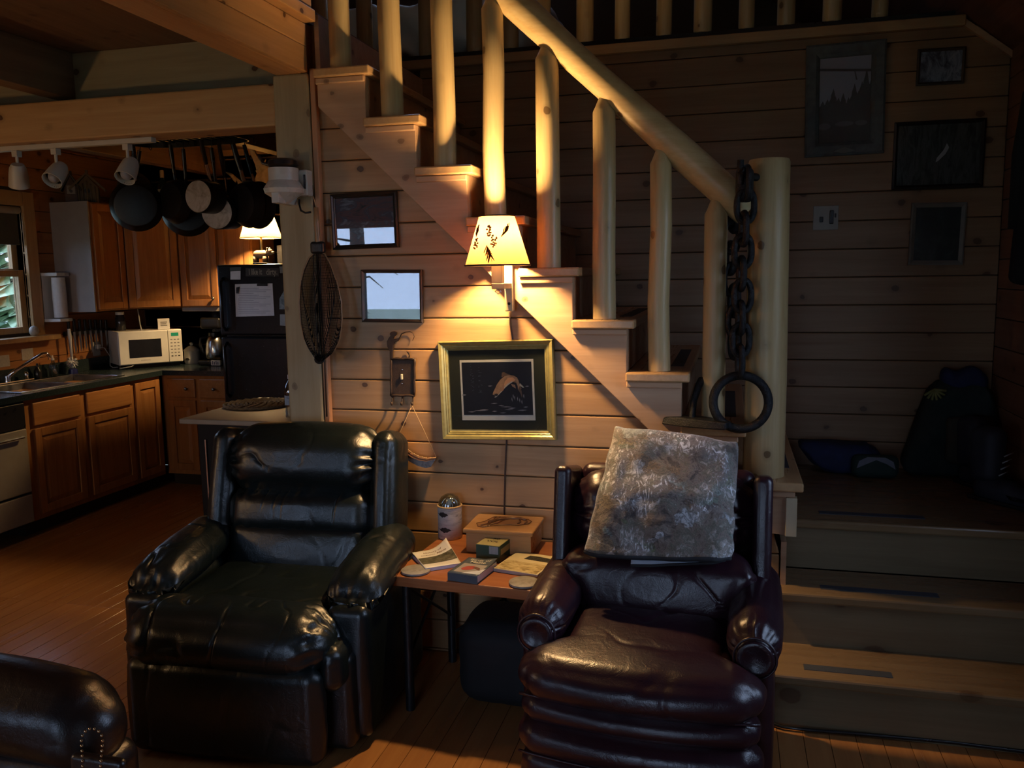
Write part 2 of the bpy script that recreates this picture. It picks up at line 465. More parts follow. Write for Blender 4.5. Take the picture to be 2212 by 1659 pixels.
# ------------------------------------------------------------------ rear gable wall behind the camera with its windows
def wall_with_holes(name, x0, x1, topfn, holes, y0, y1, mat, label):
    """gable wall cut into upright strips around rectangular openings"""
    m = MB(); xs = sorted({x0, x1, RIDGE_X} | {h[0] for h in holes} | {h[1] for h in holes})
    for a, b in zip(xs[:-1], xs[1:]):
        hs = sorted([h for h in holes if h[0] <= a + 1e-6 and h[1] >= b - 1e-6], key=lambda h: h[2])
        lo = 0.0
        for h in hs:
            m.prism([(a, lo), (b, lo), (b, h[2]), (a, h[2])], 'y', y0, y1); lo = h[3]
        m.prism([(a, lo), (b, lo), (b, topfn(b)), (a, topfn(a))], 'y', y0, y1)
    return struct(m.build(name, mat), label)
REARW = [(-4.45, -3.2, .95, 2.15), (-1.5, .0, .3, 2.0)]
wall_with_holes('wall_rear', KX, RX, roofz, REARW, REAR - .1, REAR, plain('darkened_pine', (.13,.085,.05), .7), 'pine gable wall at the far end of the living room')  # pine darkened so the unseen wall throws back less warm light
for i, (a, b, c, d) in enumerate(REARW):
    m = MB()
    for (p, q, r, s) in ((a-.07, a, c-.07, d+.07), (b, b+.07, c-.07, d+.07), (a, b, c-.07, c), (a, b, d, d+.07)):
        m.box(p, q, REAR - .11, REAR + .015, r, s)
    w = struct(m.build('window_%d' % (4 + i), STRING), 'pine framed living room window')
    MB().box(a, b, REAR - .06, REAR - .055, c, d).build('pane', GLASS, w)
    portal('rear_window_portal', ((a+b)/2, REAR - .12, (c+d)/2), (PI/2, 0, 0), b - a, d - c)

# ------------------------------------------------------------------ roof
m = MB(); rt = roofz(RIDGE_X)
m.prism([(RX + .1, EAVE_Z - .084), (RIDGE_X, rt), (RIDGE_X, rt + .15), (RX + .1, EAVE_Z + .06)], 'y', REAR - .1, 6.4)
m.prism([(RIDGE_X, rt), (2*RIDGE_X - RX - .1, EAVE_Z - .084), (2*RIDGE_X - RX - .1, EAVE_Z + .06), (RIDGE_X, rt + .15)], 'y', REAR - .1, 6.4)
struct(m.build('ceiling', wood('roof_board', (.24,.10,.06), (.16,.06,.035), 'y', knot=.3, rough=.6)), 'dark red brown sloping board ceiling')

# ------------------------------------------------------------------ loft floor over kitchen and stair head, its joists and beams
LF = 2.68
m = MB().box(KX, -1.67, .5, 6.25, 2.62, LF).box(-1.67, RX, BY + .03, 6.25, 2.62, LF)
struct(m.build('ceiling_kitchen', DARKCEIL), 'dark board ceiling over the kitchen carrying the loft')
for i, x in enumerate((-2.95, -4.02)):
    struct(MB().box(x - .05, x + .05, .5, 6.2, 2.42, 2.62).build('trim_%d' % (3 + i), wood('joist_dark', (.20,.12,.07), (.13,.07,.04), 'y', knot=.6), bevel=.004), 'dark joist under the loft running towards the kitchen')
struct(MB().box(KX, -1.80, 3.36, 3.42, 2.38, 2.62).build('trim_5', wood('header_grey', (.36,.29,.18), (.26,.20,.12), 'x', knot=1.0, ks=8), bevel=.003), 'grey brown header board above the kitchen beam')
struct(MB().box(KX, -1.805, 3.20, 3.36, 2.214, 2.382).build('trim_6', BEAM, bevel=.008), 'knotty pine beam across the kitchen opening')
# loft edge beam with boarding and cap
lb = struct(MB().box(-1.80, -1.68, .5, 3.38, 2.412, 2.62).build('trim_7', BEAM_Y, bevel=.006), 'pine loft edge beam above the kitchen opening')
for (za, zb, xo) in ((2.412, 2.512, 0), (2.514, 2.600, 0), (2.602, 2.648, .045), (2.652, 2.74, .03)):
    MB().box(-1.679, -1.655 + xo, .5, 3.205, za, zb).build('board', BEAM_Y, lb, bevel=.004)
# corner post
struct(MB().box(-1.812, -1.655, 3.20, 3.36, 0, 2.412).build('trim_8', POSTW, bevel=.008), 'square grey brown timber post at the end of the stair wall')
struct(MB().box(-1.652, -1.628, WY - .03, WY, 0, 2.43).build('trim_9', wood('casing_pine', (.60,.32,.17), (.45,.21,.10), 'z', knot=.2), bevel=.004), 'narrow reddish pine corner trim beside the timber post')

# ------------------------------------------------------------------ kitchen walls
KWIN = (4.18, 4.985, 1.235, 2.125)     # window opening y0,y1,z0,z1 in the left kitchen wall
LW2 = (-.4, 1.3, .9, 2.1)              # second window of that wall, beside the living room
m = MB()
m.box(KX - .12, KX - .02, REAR, LW2[0], 0, 2.62).box(KX - .12, KX - .02, LW2[1], KWIN[0], 0, 2.62).box(KX - .12, KX - .02, KWIN[1], KY + .1, 0, 2.62)
m.box(KX - .12, KX - .02, KWIN[0], KWIN[1], 0, KWIN[2]).box(KX - .12, KX - .02, KWIN[0], KWIN[1], KWIN[3], 2.62)
m.box(KX - .12, KX - .02, LW2[0], LW2[1], 0, LW2[2]).box(KX - .12, KX - .02, LW2[0], LW2[1], LW2[3], 2.62)
wl = struct(m.build('wall_left', DARKBACK), 'orange pine board wall with the kitchen window')
KB = .15
for i in range(18):
    a, b = i*KB + .0015, min((i+1)*KB, 2.62) - .0015
    if b <= a: continue
    runs = [(REAR, KY)]
    for (h0, h1, hz0, hz1) in (LW2, KWIN):
        if b > hz0 + .001 and a < hz1 - .001:
            if a < hz0 < b or a < hz1 < b: pass
            runs = [p for r in runs for p in ((r[0], h0), (h1, r[1])) if p[1] > p[0]] if True else runs
    for (p, q) in runs:
        MB().box(KX - .02, KX, p, q, a, b).build('board', KPINE_Y, wl, bevel=.004)
wk = struct(MB().box(KX - .1, -1.6, KY + .02, KY + .1, 0, 2.62).build('wall_kitchen', DARKBACK), 'orange pine board wall behind the kitchen cabinets')
for i in range(18):
    a, b = i*KB + .0015, min((i+1)*KB, 2.62) - .0015
    if b > a: MB().box(KX, -1.6, KY, KY + .02, a, b).build('board', KPINE, wk, bevel=.004)
struct(MB().box(KX, -1.6, KY - .03, KY, 2.575, 2.62).build('trim_10', wood('crown_pine', (.62,.38,.18), (.5,.28,.12), 'x', knot=.1)), 'pine crown trim on the kitchen back wall')
struct(MB().box(KX, KX + .03, 3.5, KY - .03, 2.575, 2.62).build('trim_11', wood('crown_pine_depth', (.62,.38,.18), (.5,.28,.12), 'y', knot=.1)), 'pine crown trim on the kitchen window wall')
# wall between kitchen and stairwell
struct(MB().box(-1.73, -1.64, WY + .06, KY, 0, 2.62).build('wall_partition', KPINE_Y), 'pine partition between kitchen and stair')
# loft gable wall; its high wide window is unseen, added to light the bed
GW = [(-1.775, -1.57, 3.28, 3.62), (-2.7, -1.0, 3.95, 4.7), (-4.2, -3.3, 2.95, 3.3)]
wall_with_holes('wall_loft', KX, RX, roofz, GW, KY + .0, KY + .1, plain('loft_wall', (.10,.06,.04), .7), 'dark gable wall at the back of the loft')
for i, (a, b, c, d) in enumerate(GW):
    m = MB()
    for (p, q, r, s) in ((a-.05, a, c-.05, d+.05), (b, b+.05, c-.05, d+.05), (a, b, c-.05, c), (a, b, d, d+.05)):
        m.box(p, q, KY - .015, KY + .11, r, s)
    w = struct(m.build('window_%d' % (6 + i), STRING), 'pine framed loft window, seen and added ones alike')
    MB().box(a, b, KY + .05, KY + .055, c, d).build('pane', GLASS, w)
    portal('loft_window_portal', ((a+b)/2, KY + .12, (c+d)/2), (-PI/2, 0, 0), b - a, d - c)
# second left-hand window
a, b, c, d = LW2; m = MB()
for (p, q, r, s) in ((a-.07, a, c-.07, d+.07), (b, b+.07, c-.07, d+.07), (a, b, c-.07, c), (a, b, d, d+.07), ((a+b)/2-.03, (a+b)/2+.03, c, d)):
    m.box(KX - .13, KX + .015, p, q, r, s)
w = struct(m.build('window_2', STRING), 'pine framed window of the living room')
MB().box(KX - .075, KX - .07, a, b, c, d).build('pane', GLASS, w)
portal('left_window_portal', (KX - .14, (a+b)/2, (c+d)/2), (0, -PI/2, 0), d - c, b - a)

# ------------------------------------------------------------------ kitchen window
FRAMEW = wood('window_pine', (.60,.40,.20), (.46,.28,.12), 'z', knot=.15, rough=.4)
a, b, c, d = KWIN; m = MB()
m.box(KX - .13, KX + .02, a - .10, a, c - .02, d + .10).box(KX - .13, KX + .02, b, b + .10, c - .02, d + .10).box(KX - .13, KX + .02, a, b, d, d + .10)
w1 = struct(m.build('window_1', FRAMEW, bevel=.004), 'pine framed sash window over the kitchen sink')
MB().box(KX - .13, KX + .10, a - .16, b + .16, c - .055, c - .02).build('window_sill', FRAMEW, w1, bevel=.006)
zm = (c + d) / 2 - .02
for (lo, hi, xo) in ((c, zm + .02, -.045), (zm - .015, d, -.085)):
    m = MB(); t = .05
    m.box(KX + xo - .018, KX + xo + .018, a, a + t, lo, hi).box(KX + xo - .018, KX + xo + .018, b - t, b, lo, hi)
    m.box(KX + xo - .018, KX + xo + .018, a + t, b - t, lo, lo + t*.9).box(KX + xo - .018, KX + xo + .018, a + t, b - t, hi - t*.9, hi)
    sh = m.build('sash', FRAMEW, w1, bevel=.003)
    MB().box(KX + xo - .003, KX + xo + .003, a + t, b - t, lo + t*.9, hi - t*.9).build('pane', GLASS, sh)
portal('kitchen_window_portal', (KX - .15, (a+b)/2, (c+d)/2), (0, -PI/2, 0), d - c, b - a)

# ------------------------------------------------------------------ outdoors: ground and spruces seen through and mirrored in the windows
struct(MB().box(-60, 60, -60, 60, -1.4, -1.2).build('ground', blotch('forest_ground', [(.18,.22,.14),(.28,.33,.22),(.40,.44,.32)], 2)), 'leafy forest ground outside the cabin')
NEEDLE = blotch('spruce_needles', [(.04,.08,.05),(.09,.16,.09),(.17,.26,.15)], 6, rough=.8)
LEAF = blotch('maple_leaves', [(.25,.36,.22),(.42,.55,.34),(.62,.72,.52)], 6, rough=.8)
BARK = plain('tree_bark', (.05,.04,.035), .9, var=.4, scale=8)
def make_tree(h, r, mat, seed, loose):
    rd = random.Random(seed)
    root = thing('tree', '', 'tree')
    MB().tube([(0,0,-.3), (.05,0,h*.5), (0,.04,h*.97)], [r*.10, r*.07, .02], 8).build('trunk', BARK, root, smooth=True)
    m = MB()
    for i in range(loose):
        t = rd.random()**.8; z = lerp(h*.12, h*.98, t); rr = r*(1.05 - t)*(.35 + .65*rd.random()); a = rd.random()*2*PI
        c = Vector((rr*math.cos(a), rr*math.sin(a), z)); s = r*.22*(.6 + .7*rd.random())*(1.15 - .6*t)
        d1 = Vector((math.cos(a), math.sin(a), -.25))*s; d2 = Vector((-math.sin(a), math.cos(a), .1*rd.random()))*s*.8
        m.add([c - d2, c + d1*1.3, c + d2, c - d1*.5 + Vector((0,0,s*.35))], [(0,1,2), (0,2,3), (0,3,1)])
    m.build('foliage', mat, root)
    return root
def put_tree(proto, loc, rz, s, label, group):
    r = proto.copy(); COL.objects.link(r); r.location = loc; r.rotation_euler = (0,0,rz); r.scale = (s, s, s); r['label'] = label; r['group'] = group
    for ch in list(proto.children):
        c = ch.copy(); COL.objects.link(c); c.parent = r
    return r
T1 = make_tree(9, 1.9, NEEDLE, 3, 520); T2 = make_tree(7, 2.3, LEAF, 5, 520)
T1.location = (-19.0, 14.5, -1.2); T1['label'] = 'dark spruce beyond the kitchen window'; T1['group'] = 'spruces outside the kitchen window'
T2.location = (-12.5, 9.2, -1.2); T2.scale = (.72, .72, .72); T2['label'] = 'pale green leafy tree beyond the kitchen window'; T2['group'] = 'leafy trees outside the kitchen window'
for (x, y, rz, s) in ((-13.5, 14.5, 1, .85), (-17.5, 10.0, 2.2, .9)):
    put_tree(T2, (x, y, -1.2), rz, s, 'pale green leafy tree beyond the kitchen window', 'leafy trees outside the kitchen window')
for (x, y, rz, s) in ((-21.5, 19.5, .5, 1.0),):
    put_tree(T1, (x, y, -1.2), rz, s, 'dark spruce beyond the kitchen window', 'spruces outside the kitchen window')
T3 = thing('tree', 'bare pine trunk with thin branches mirrored in the picture glass', 'tree', (-6.35, -7.3, -1.2))
MB().tube([(0, 0, -.3), (.05, 0, 3), (.0, .05, 9)], [.16, .13, .05], 10).build('trunk', BARK, T3, smooth=True)
m = MB(); rd = random.Random(8)
for i in range(26):
    z_ = 1.2 + i*.22; a_ = rd.uniform(0, 2*PI); L_ = rd.uniform(.6, 1.5)
    m.tube([(0, 0, z_), (L_*.5*math.cos(a_), L_*.5*math.sin(a_), z_ + .05), (L_*math.cos(a_), L_*math.sin(a_), z_ - .15)], [.025, .016, .005], 5)
m.build('branches', BARK, T3, smooth=True, kind='stuff')
put_tree(T2, (-7.7, -9.6, -1.2), 1.0, .42, 'pale green leafy tree mirrored in the picture glass', 'trees behind the living room')
for (x, y, rz, s) in ((-4.0, -15, 3, 1.2), (2.5, -11, 4, 1.1), (9.0, -3.5, 2, 1.0), (-10.5, -2.5, 1, 1.0)):
    put_tree(T1, (x, y, -1.2), rz, s, 'dark spruce standing near the cabin', 'spruces around the cabin')

# ------------------------------------------------------------------ staircase
st = thing('staircase', 'pine staircase climbing left from a landing to the loft', 'staircase', (.3, 3.6, 0))
SY = 3.20
pts = []
for k in range(9, 0, -1):
    rx = nose(k) - .03
    pts += [(rx, (ztr(k+1) if k < 9 else .615) - (.034 if k < 9 else 0)), (rx, ztr(k) - .034)]
xl = nose(1) - .03 - RUN
pts += [(xl, ztr(1) - .034)]
pts += [(xl, strlow(xl)), (.10, strlow(.10)), (nose(9) - .03, .615)]
MB().prism(pts, 'y', SY, SY + .035).build('stringer', STRING, st, world=True, bevel=.003)
GRIP = plain('grip_strip', (.045,.055,.075), .6, var=.3, scale=120, bump=.4)
for k in range(9, 0, -1):
    nx, zt = nose(k), ztr(k)
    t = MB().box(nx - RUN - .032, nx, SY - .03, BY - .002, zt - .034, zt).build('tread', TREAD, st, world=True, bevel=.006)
    MB().box(nx - RUN - .03, nx - .028, SY - .016, SY - .001, zt - .058, zt - .035).build('molding', STRING, t, world=True, bevel=.004)
    MB().box(nx - .085, nx - .035, 3.42, 4.15, zt, zt + .002).build('grip_strip', GRIP, t, world=True)
    lo = (ztr(k+1) if k < 9 else .615)
    MB().box(nx - .048, nx - .03, SY + .036, BY - .002, lo, zt - .035).build('riser', STRING, st, world=True)
MB().box(nose(1) - .03 - RUN - .02, nose(1) - .03 - RUN, SY + .036, BY - .002, ztr(1), 2.64).build('riser', STRING, st, world=True)
# facing board below the first tread beside the landing
MB().box(.215, nose(9) - .02, SY - .015, SY + .02, .615 + .0, ZT9 - .06).build('end_board', wood('end_board', (.60,.50,.33), (.5,.4,.24), 'z', knot=0), st, world=True, bevel=.002)
# lower steps and landing
low = [(.205, 2.905, 3.19, .165), (.41, 3.152, 3.44, .185), (.615, 3.42, BY - .002, .20)]
strips = [((1737, 1445), (1927, 1460)), ((1773, 1272), (2027, 1287)), ((1770, 1110), (1996, 1118))]
for i, (zt, ya, yb, xa) in enumerate(low):
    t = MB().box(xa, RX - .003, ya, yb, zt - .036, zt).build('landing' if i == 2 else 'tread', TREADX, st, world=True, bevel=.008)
    p, q = onZ(*strips[i][0], zt), onZ(*strips[i][1], zt)
    MB().box(p.x, q.x, (p.y+q.y)/2 - .012, (p.y+q.y)/2 + .03, zt, zt + .002).build('grip_strip', GRIP, t, world=True)
    MB().box(xa, RX - .003, ya + .028, ya + .046, zt - .205, zt - .037).build('riser', wood('riser_pine', (.24,.18,.10), (.18,.125,.065), 'x', knot=.7, ks=3.5, rough=.42), st, world=True)
MB().box(.205, .225, SY + .036, 3.46, .0, .578).build('side_panel', STRING, st, world=True)

# ------------------------------------------------------------------ stair railing of peeled logs
sr = thing('stair_railing', 'peeled log stair railing with slanting handrail and round newel post', 'railing', (.132, 3.29, .822))
RS = (1.848 - 2.633) / (.013 + .818)
def railz(x): return 1.848 + RS * (x - .013)
RYc = 3.27
pp = []; rr = []
for i in range(25):
    t = i / 24; x = lerp(.06, -1.95, t)
    pp.append((x, RYc + .006*math.sin(7*t*2), railz(x) + .006*math.sin(t*11 + 1))); rr.append(.054 + .004*math.sin(t*17) + .003*math.sin(t*5))
MB().tube(pp, rr, 20).build('handrail', LOG_X, sr, smooth=True, world=True)
m = MB(); m.tube([(.136, 3.292, .823), (.138, 3.292, 1.2), (.135, 3.29, 1.7), (.132, 3.288, 1.985), (.132, 3.288, 1.997)], [.077, .076, .074, .0745, .070], 28)
m.build('newel_post', LOG, sr, smooth='auto', world=True)
bx = [-1.532, -1.316, -1.100, -.897, -.685, -.468, -.256, -.053]
for k, x in enumerate(bx):
    zb = ztr(k + 1) + .001; zt = railz(x) - .03
    w = random.uniform(-.006, .006); r = (.043, .045, .044, .043, .046, .044, .041, .043)[k]
    zn = zt - .075
    if k < 2: pts, rs = [(x, 3.255, zb), (x + w, 3.255, (zb+zt)/2), (x, 3.255, zt)], [r, r*.98, r*.96]
    else:
        pts = [(x, 3.255, zb), (x + w, 3.255, lerp(zb, zn, .33)), (x - w*.6, 3.255, lerp(zb, zn, .7)), (x, 3.255, zn), (x, 3.258, zn + .012), (x + .005, 3.264, zn + .06), (x + .005, 3.268, zt + .03)]
        rs = [r*1.02, r, r*.985, r*.97, r*.80, r*.50, r*.42]
    MB().tube(pts, rs, 18).build('baluster', LOG, sr, smooth='auto', world=True)

# ------------------------------------------------------------------ loft railing on the ledge
lr = thing('loft_railing', 'row of short log balusters along the loft ledge', 'railing', (-.15, BY, 2.735))
lx = [-2.212, -1.95, -1.60, -1.327, -1.13, -.954, -.738, -.547, -.34, -.151, .057, .241, .45, .661]
for i, x in enumerate(lx):
    r = .041 + .004*math.sin(i*2.3)
    zb = 2.762
    MB().tube([(x, BY + .025, zb), (x, BY + .025, zb + .012), (x + .004, BY + .025, 3.15), (x, BY + .025, min(3.62, roofz(x) - .08))], [r*.86, r, r, r*.97], 14).build('baluster', LOG, lr, smooth='auto', world=True)
MB().box(-2.4, .98, BY + .0, BY + .05, 2.736, 2.763).build('base_strip', BLACKP, lr, world=True)  # black strip between the ledge and the baluster feet
MB().tube([(-2.4, BY + .025, 3.64), (.15, BY + .025, 3.64)], .05, 14).build('top_rail', LOG_X, lr, smooth='auto', world=True)

# ------------------------------------------------------------------ loft bed
bed = thing('bed', 'bed with rumpled white sheets on the loft behind the railing', 'bed', (-1.9, 5.3, LF))
MB().box(-2.75, -1.05, 4.95, 6.05, LF + .0, LF + .22).build('bed_frame', plain('bed_frame', (.06,.035,.025), .6), bed, world=True)
def sheet(p, q):
    n = fbm((q.x*3 + 4, q.y*3, q.z*2), 1.4)*.05 + .018*math.sin(q.x*31 + q.z*24 + 3*fbm((q.x*4, q.z*4, 1)))
    return q + Vector((0, -n*1.2 if p.y < 0 else n, n*.6))
MB().rbox((-1.9, 5.5, LF + .38), (1.66, 1.12, .36), .08, (40, 20, 14), sheet).build('sheet', plain('white_sheet', (.62,.66,.74), .8, var=.04), bed, smooth=True, world=True)
def pill(p, q): return q * (1 - .25*(abs(p.x)*abs(p.y))**2) + Vector((0,0,.02*fbm(q*5)))
for dx in (-2.35, -1.9):
    MB().rbox((dx, 5.8, LF + .64), (.42, .4, .16), .075, 8, pill).build('pillow', plain('pillow_case', (.62,.64,.70), .8, var=.04), bed, smooth=True, world=True)

# ------------------------------------------------------------------ iron chain with ring on the newel, iron block on the step
IRON = plain('rusted_iron', (.022,.023,.026), .42, .75, var=.5, scale=60, bump=.9)
ch = thing('iron_chain', 'heavy black iron chain with a big ring hung from the newel post', 'chain', (.04, 3.18, 1.12))
def link_pts(L, W, n=22):
    out = []
    for i in range(n):
        a = 2*PI*i/n
        c, s = math.cos(a), math.sin(a)
        out.append(Vector((W*(abs(c)**.8)*(1 if c > 0 else -1), 0, s*L*(abs(s)**-.12 if abs(s) > 1e-3 else 1))))
    return out
zc = 1.905; xs = [.052, .050, .046, .044, .040, .046, .040, .043, .041, .042]
CY = 3.172
for i in range(9):
    L, W = .056, .031
    rz = (0 if i % 2 else PI/2) + .25
    M = Matrix.Translation((xs[i], CY, zc - i*.0795)) @ Matrix.Rotation(rz, 4, 'Z')
    MB().tube([M @ q for q in link_pts(L, W)], .0115, 10, closed=True).build('link', IRON, ch, smooth=True, world=True)
zr = zc - 8*.0795 - .052
RR = .098
MB().tube([(.046 + RR*math.cos(a), CY - .004 + .01*math.sin(a), zr - RR + .0 + RR*math.sin(a) + .0) for a in [2*PI*i/40 for i in range(40)]], .0165, 14, closed=True).build('ring', IRON, ch, smooth=True, world=True)
# doubled length of chain behind and the bolt it hangs from
for i in range(7):
    M = Matrix.Translation((.012 - .012*math.sin(i*.9), 3.30 - .012*i, 1.80 - i*.078)) @ Matrix.Rotation((0 if i % 2 else PI/2) + .5, 4, 'Z')
    MB().tube([M @ q for q in link_pts(.056, .031)], .0115, 8, closed=True).build('link', IRON, ch, smooth=True, world=True)
MB().tube([(.10, 3.25, 1.93), (.05, 3.17, 1.93), (.03, 3.15, 1.95)], .014, 10).tube([(.03, 3.16, 1.90), (.03, 3.16, 1.985)], .012, 10).build('hook', IRON, ch, smooth='auto', world=True)
MB().rbox((.045, 3.185, 1.90), (.062, .05, .12), .018, 4).build('shackle', IRON, ch, smooth=True, world=True)

ib = thing('iron_block', 'black iron wedge block with a shackle lying on the stair tread', 'iron block', (-.13, 3.22, 1.022))
zb = ztr(8) + .001
p1, p2 = Vector((-.235, 3.235, zb)), Vector((.005, 3.14, zb))
d = (p2 - p1).normalized(); n_ = Vector((-d.y, d.x, 0))
v = []
for (t, w0, h) in ((0, .030, .022), (.012, .038, .030), (.10, .052, .034), (.20, .045, .030), (.258, .030, .026)):
    c = p1 + d*t
    v += [c - n_*w0, c + n_*w0, c + n_*w0*.8 + Vector((0,0,h)), c - n_*w0*.8 + Vector((0,0,h))]
f = [(0,1,2,3)[::-1], (16,17,18,19)]
for i in range(4):
    for k in range(4): f.append((i*4+k, i*4+(k+1) % 4, (i+1)*4+(k+1) % 4, (i+1)*4+k))
MB().add(v, f).build('wedge', IRON, ib, world=True, bevel=.005)
c = p1 + d*.115
MB().tube([c + Vector((0,0,.03)), c + Vector((.004,.01,.09)), c + Vector((.02,.03,.145)), c + Vector((.03,.05,.165)), c + Vector((.035,.07,.15))], [.012,.013,.014,.015,.012], 12).build('shackle', IRON, ib, smooth='auto', world=True)

# ------------------------------------------------------------------ recliners
GREEN = leather('green_leather', (.003,.0058,.0062), (.0052,.0095,.0100), .33)
PURPLE = leather('oxblood_leather', (.014,.0042,.0085), (.023,.0068,.0125), .32)
BROWNL = leather('brown_leather', (.008,.004,.0028), (.016,.008,.005), .34)
def crease(amp, fx=1.0, fy=1.0, fz=1.0, seed=0.0, lines=1.0):
    """leather folds: soft swelling plus thin curved creases where stretched noise changes sign"""
    def g(q):
        w = noise.noise(Vector((q.x*5 + seed, q.y*5, q.z*5 + 3)))*.5
        a = noise.noise(Vector((q.x*fx + seed + w, q.y*fy, q.z*fz + w)))
        b = noise.noise(Vector((q.x*fx*.45 + seed*2, q.y*fy*.45, q.z*fz*.45 + 7)))
        c = noise.noise(Vector((q.x*4 + 9, q.y*4 + seed, q.z*4)))
        ln = max(0.0, 1 - abs(a)*7.0)
        return amp * (b*.9 - lines*ln*ln*max(0.0, .55 + c*1.3))
    return g
def puffy(amp=.02, cr=None, sag=0.0, pinch=0.0, pinchz=0.0):
    def fn(p, q):
        k = max(0, (1 - p.x**2*.9)) * max(0, (1 - p.y**2*.9)) + max(0, 1 - p.x**2)*max(0, 1 - p.z**2) + max(0, 1 - p.y**2)*max(0, 1 - p.z**2)
        nrm = Vector((p.x**5, p.y**5, p.z**5)); nrm = nrm.normalized() if nrm.length > 1e-6 else Vector((0,0,1))
        o = q + nrm * amp * min(1.0, k)
        if cr: o += nrm * cr(q)
        if sag: o.z -= sag * max(0, 1 - p.x**2) * max(0, 1 - p.y**2)
        if pinch:   # gathers along the seams at the two ends
            e = max(0, abs(p.x) - .74) / .26
            o += nrm * pinch * e * (2 - e) * math.sin(math.atan2(q.z, q.y)*13 + 3*noise.noise(q*7)) * (.6 + noise.noise(q*13))
        if pinchz:  # vertical gathers along top and bottom seams
            e = max(0, abs(p.z) - .45) / .55
            o += nrm * pinchz * e * math.sin(q.x*85 + 5*noise.noise(Vector((q.x*9, 0, q.z*3)))) * max(0, .5 + 1.4*noise.noise(Vector((q.x*6, 3, 0))))
        return o
    return fn
RX_ = lambda a: Matrix.Rotation(a, 3, 'X')

gr = thing('recliner', 'dark green black leather recliner with puffy pillow back beside the kitchen', 'armchair', (-1.628, 2.735, 0), math.radians(3.3))
MB().rbox((0, .02, .19), (.84, .74, .34), .03, 6).build('base', GREEN, gr, smooth=True)
for s in (-1, 1):
    MB().rbox((s*.385, .02, .265), (.15, .62, .47), .035, (6, 30, 24), puffy(.008, crease(.004, 7, 7, 7, s*3))).build('side_panel', GREEN, gr, smooth=True)
    def armfn(p, q, s=s):
        o = puffy(.014, crease(.009, 9, 12, 9, 3*s + 11))(p, q)
        t = (p.y + 1) / 2
        o.z += .065 * t
        o.x *= 1.0 + .05 * (1 - t)
        g = max(0, .30 - t) / .30
        o.z -= .045 * g * g * (1 if p.z > 0 else .15)
        o += Vector((0, -.006, .003)) * g * math.sin(q.x*115 + 4*noise.noise(q*12)) * (.5 + noise.noise(q*17))
        return o
    MB().rbox((s*.382, -.005, .515), (.185, .50, .135), .064, (22, 60, 10), armfn, rs=5).build('armrest', GREEN, gr, smooth=True)
MB().rbox((0, -.415, .18), (.69, .09, .33), .04, (90, 4, 40), puffy(.012, crease(.006, 11, 6, 3.0, 5))).build('footrest_panel', GREEN, gr, smooth=True)
MB().rbox((0, -.335, .40), (.70, .27, .20), .096, (150, 16, 26), puffy(.020, crease(.011, 11, 6, 4, 2), pinch=.009), rs=6).build('footrest_cushion', GREEN, gr, smooth=True)
MB().rbox((0, -.05, .405), (.62, .50, .16), .06, (70, 50, 6), puffy(.014, crease(.006, 7, 7, 6, 9))).build('seat_cushion', GREEN, gr, smooth=True)
MB().rbox((.365, -.33, .33), (.075, .16, .15), .036, (16, 24, 20), puffy(.006, crease(.007, 16, 16, 16, 1))).build('side_bolster', GREEN, gr, smooth=True)
TB = math.radians(-13)
MB().rbox((0, .20, .525), (.58, .13, .22), .05, (70, 6, 26), puffy(.02, crease(.005, 6, 6, 6, 4)), RX_(TB)).build('lower_back', GREEN, gr, smooth=True)
MB().rbox((0, .245, .665), (.60, .16, .19), .066, (150, 10, 44), puffy(.020, crease(.010, 13, 6, 3.2, 6), pinchz=.008), RX_(TB), rs=5).build('lumbar_cushion', GREEN, gr, smooth=True)
MB().rbox((.0, .30, .865), (.625, .235, .275), .112, (110, 16, 34), puffy(.016, crease(.006, 5, 6, 8, 8, .8), pinch=.010), RX_(TB), rs=7).build('head_cushion', GREEN, gr, smooth=True)
for s in (-1, 1):
    def wing(p, q, s=s):
        o = puffy(.01, crease(.003, 6, 6, 9, s))(p, q); t = (p.z + 1)/2
        o.x -= s*.010*t
        return o
    MB().rbox((s*.350, .295, .745), (.10, .21, .47), .045, (10, 20, 40), wing, RX_(TB), rs=5).build('back_wing', GREEN, gr, smooth=True)
MB().rbox((0, .345, .64), (.68, .10, .62), .045, (10, 4, 12), None, RX_(TB*.6)).build('back_shell', GREEN, gr, smooth=True)

pr = thing('recliner', 'oxblood leather wing recliner carrying a camouflage blanket beside the newel post', 'armchair', (-.218, 2.579, 0), math.radians(-2.8))
MB().rbox((0, .05, .19), (.66, .60, .34), .03, 6).build('base', PURPLE, pr, smooth=True)
for s in (-1, 1):
    MB().rbox((s*.318, .04, .27), (.10, .54, .44), .03, (6, 20, 20), puffy(.006)).build('side_panel', PURPLE, pr, smooth=True)
    def armp(p, q, s=s):
        o = puffy(.010, crease(.004, 9, 9, 9, s*4))(p, q); t = (p.y + 1)/2
        o.z += .05*t; k = 1 + .06*(1 - t); o.x *= k
        g = max(0, .22 - t)/.22; r_ = math.atan2(q.x, q.z)
        o += Vector((p.x, 0, p.z))*.0035*g*math.sin(r_*18 + 3*noise.noise(q*20))
        return o
    ar = MB().rbox((s*.313, .015, .535), (.135, .50, .145), .066, (12, 44, 10), armp, rs=6).build('armrest', PURPLE, pr, smooth=True)
    ay = -.247
    m = MB(); m.lathe([(.050, 0), (.053, .004), (.048, .008), (.036, .009), (.033, .006), (.0, .0075)], 26, (s*.316, ay + .004, .525), Matrix.Rotation(PI/2, 3, 'X'))
    m.build('arm_button', PURPLE, ar, smooth=True)
    m = MB(); m.tube([(s*.316 + .058*math.cos(a), ay + .006, .525 + .060*math.sin(a)) for a in [2*PI*i/30 for i in range(30)]], .004, 6, closed=True)
    m.build('piping', PURPLE, ar, smooth=True)
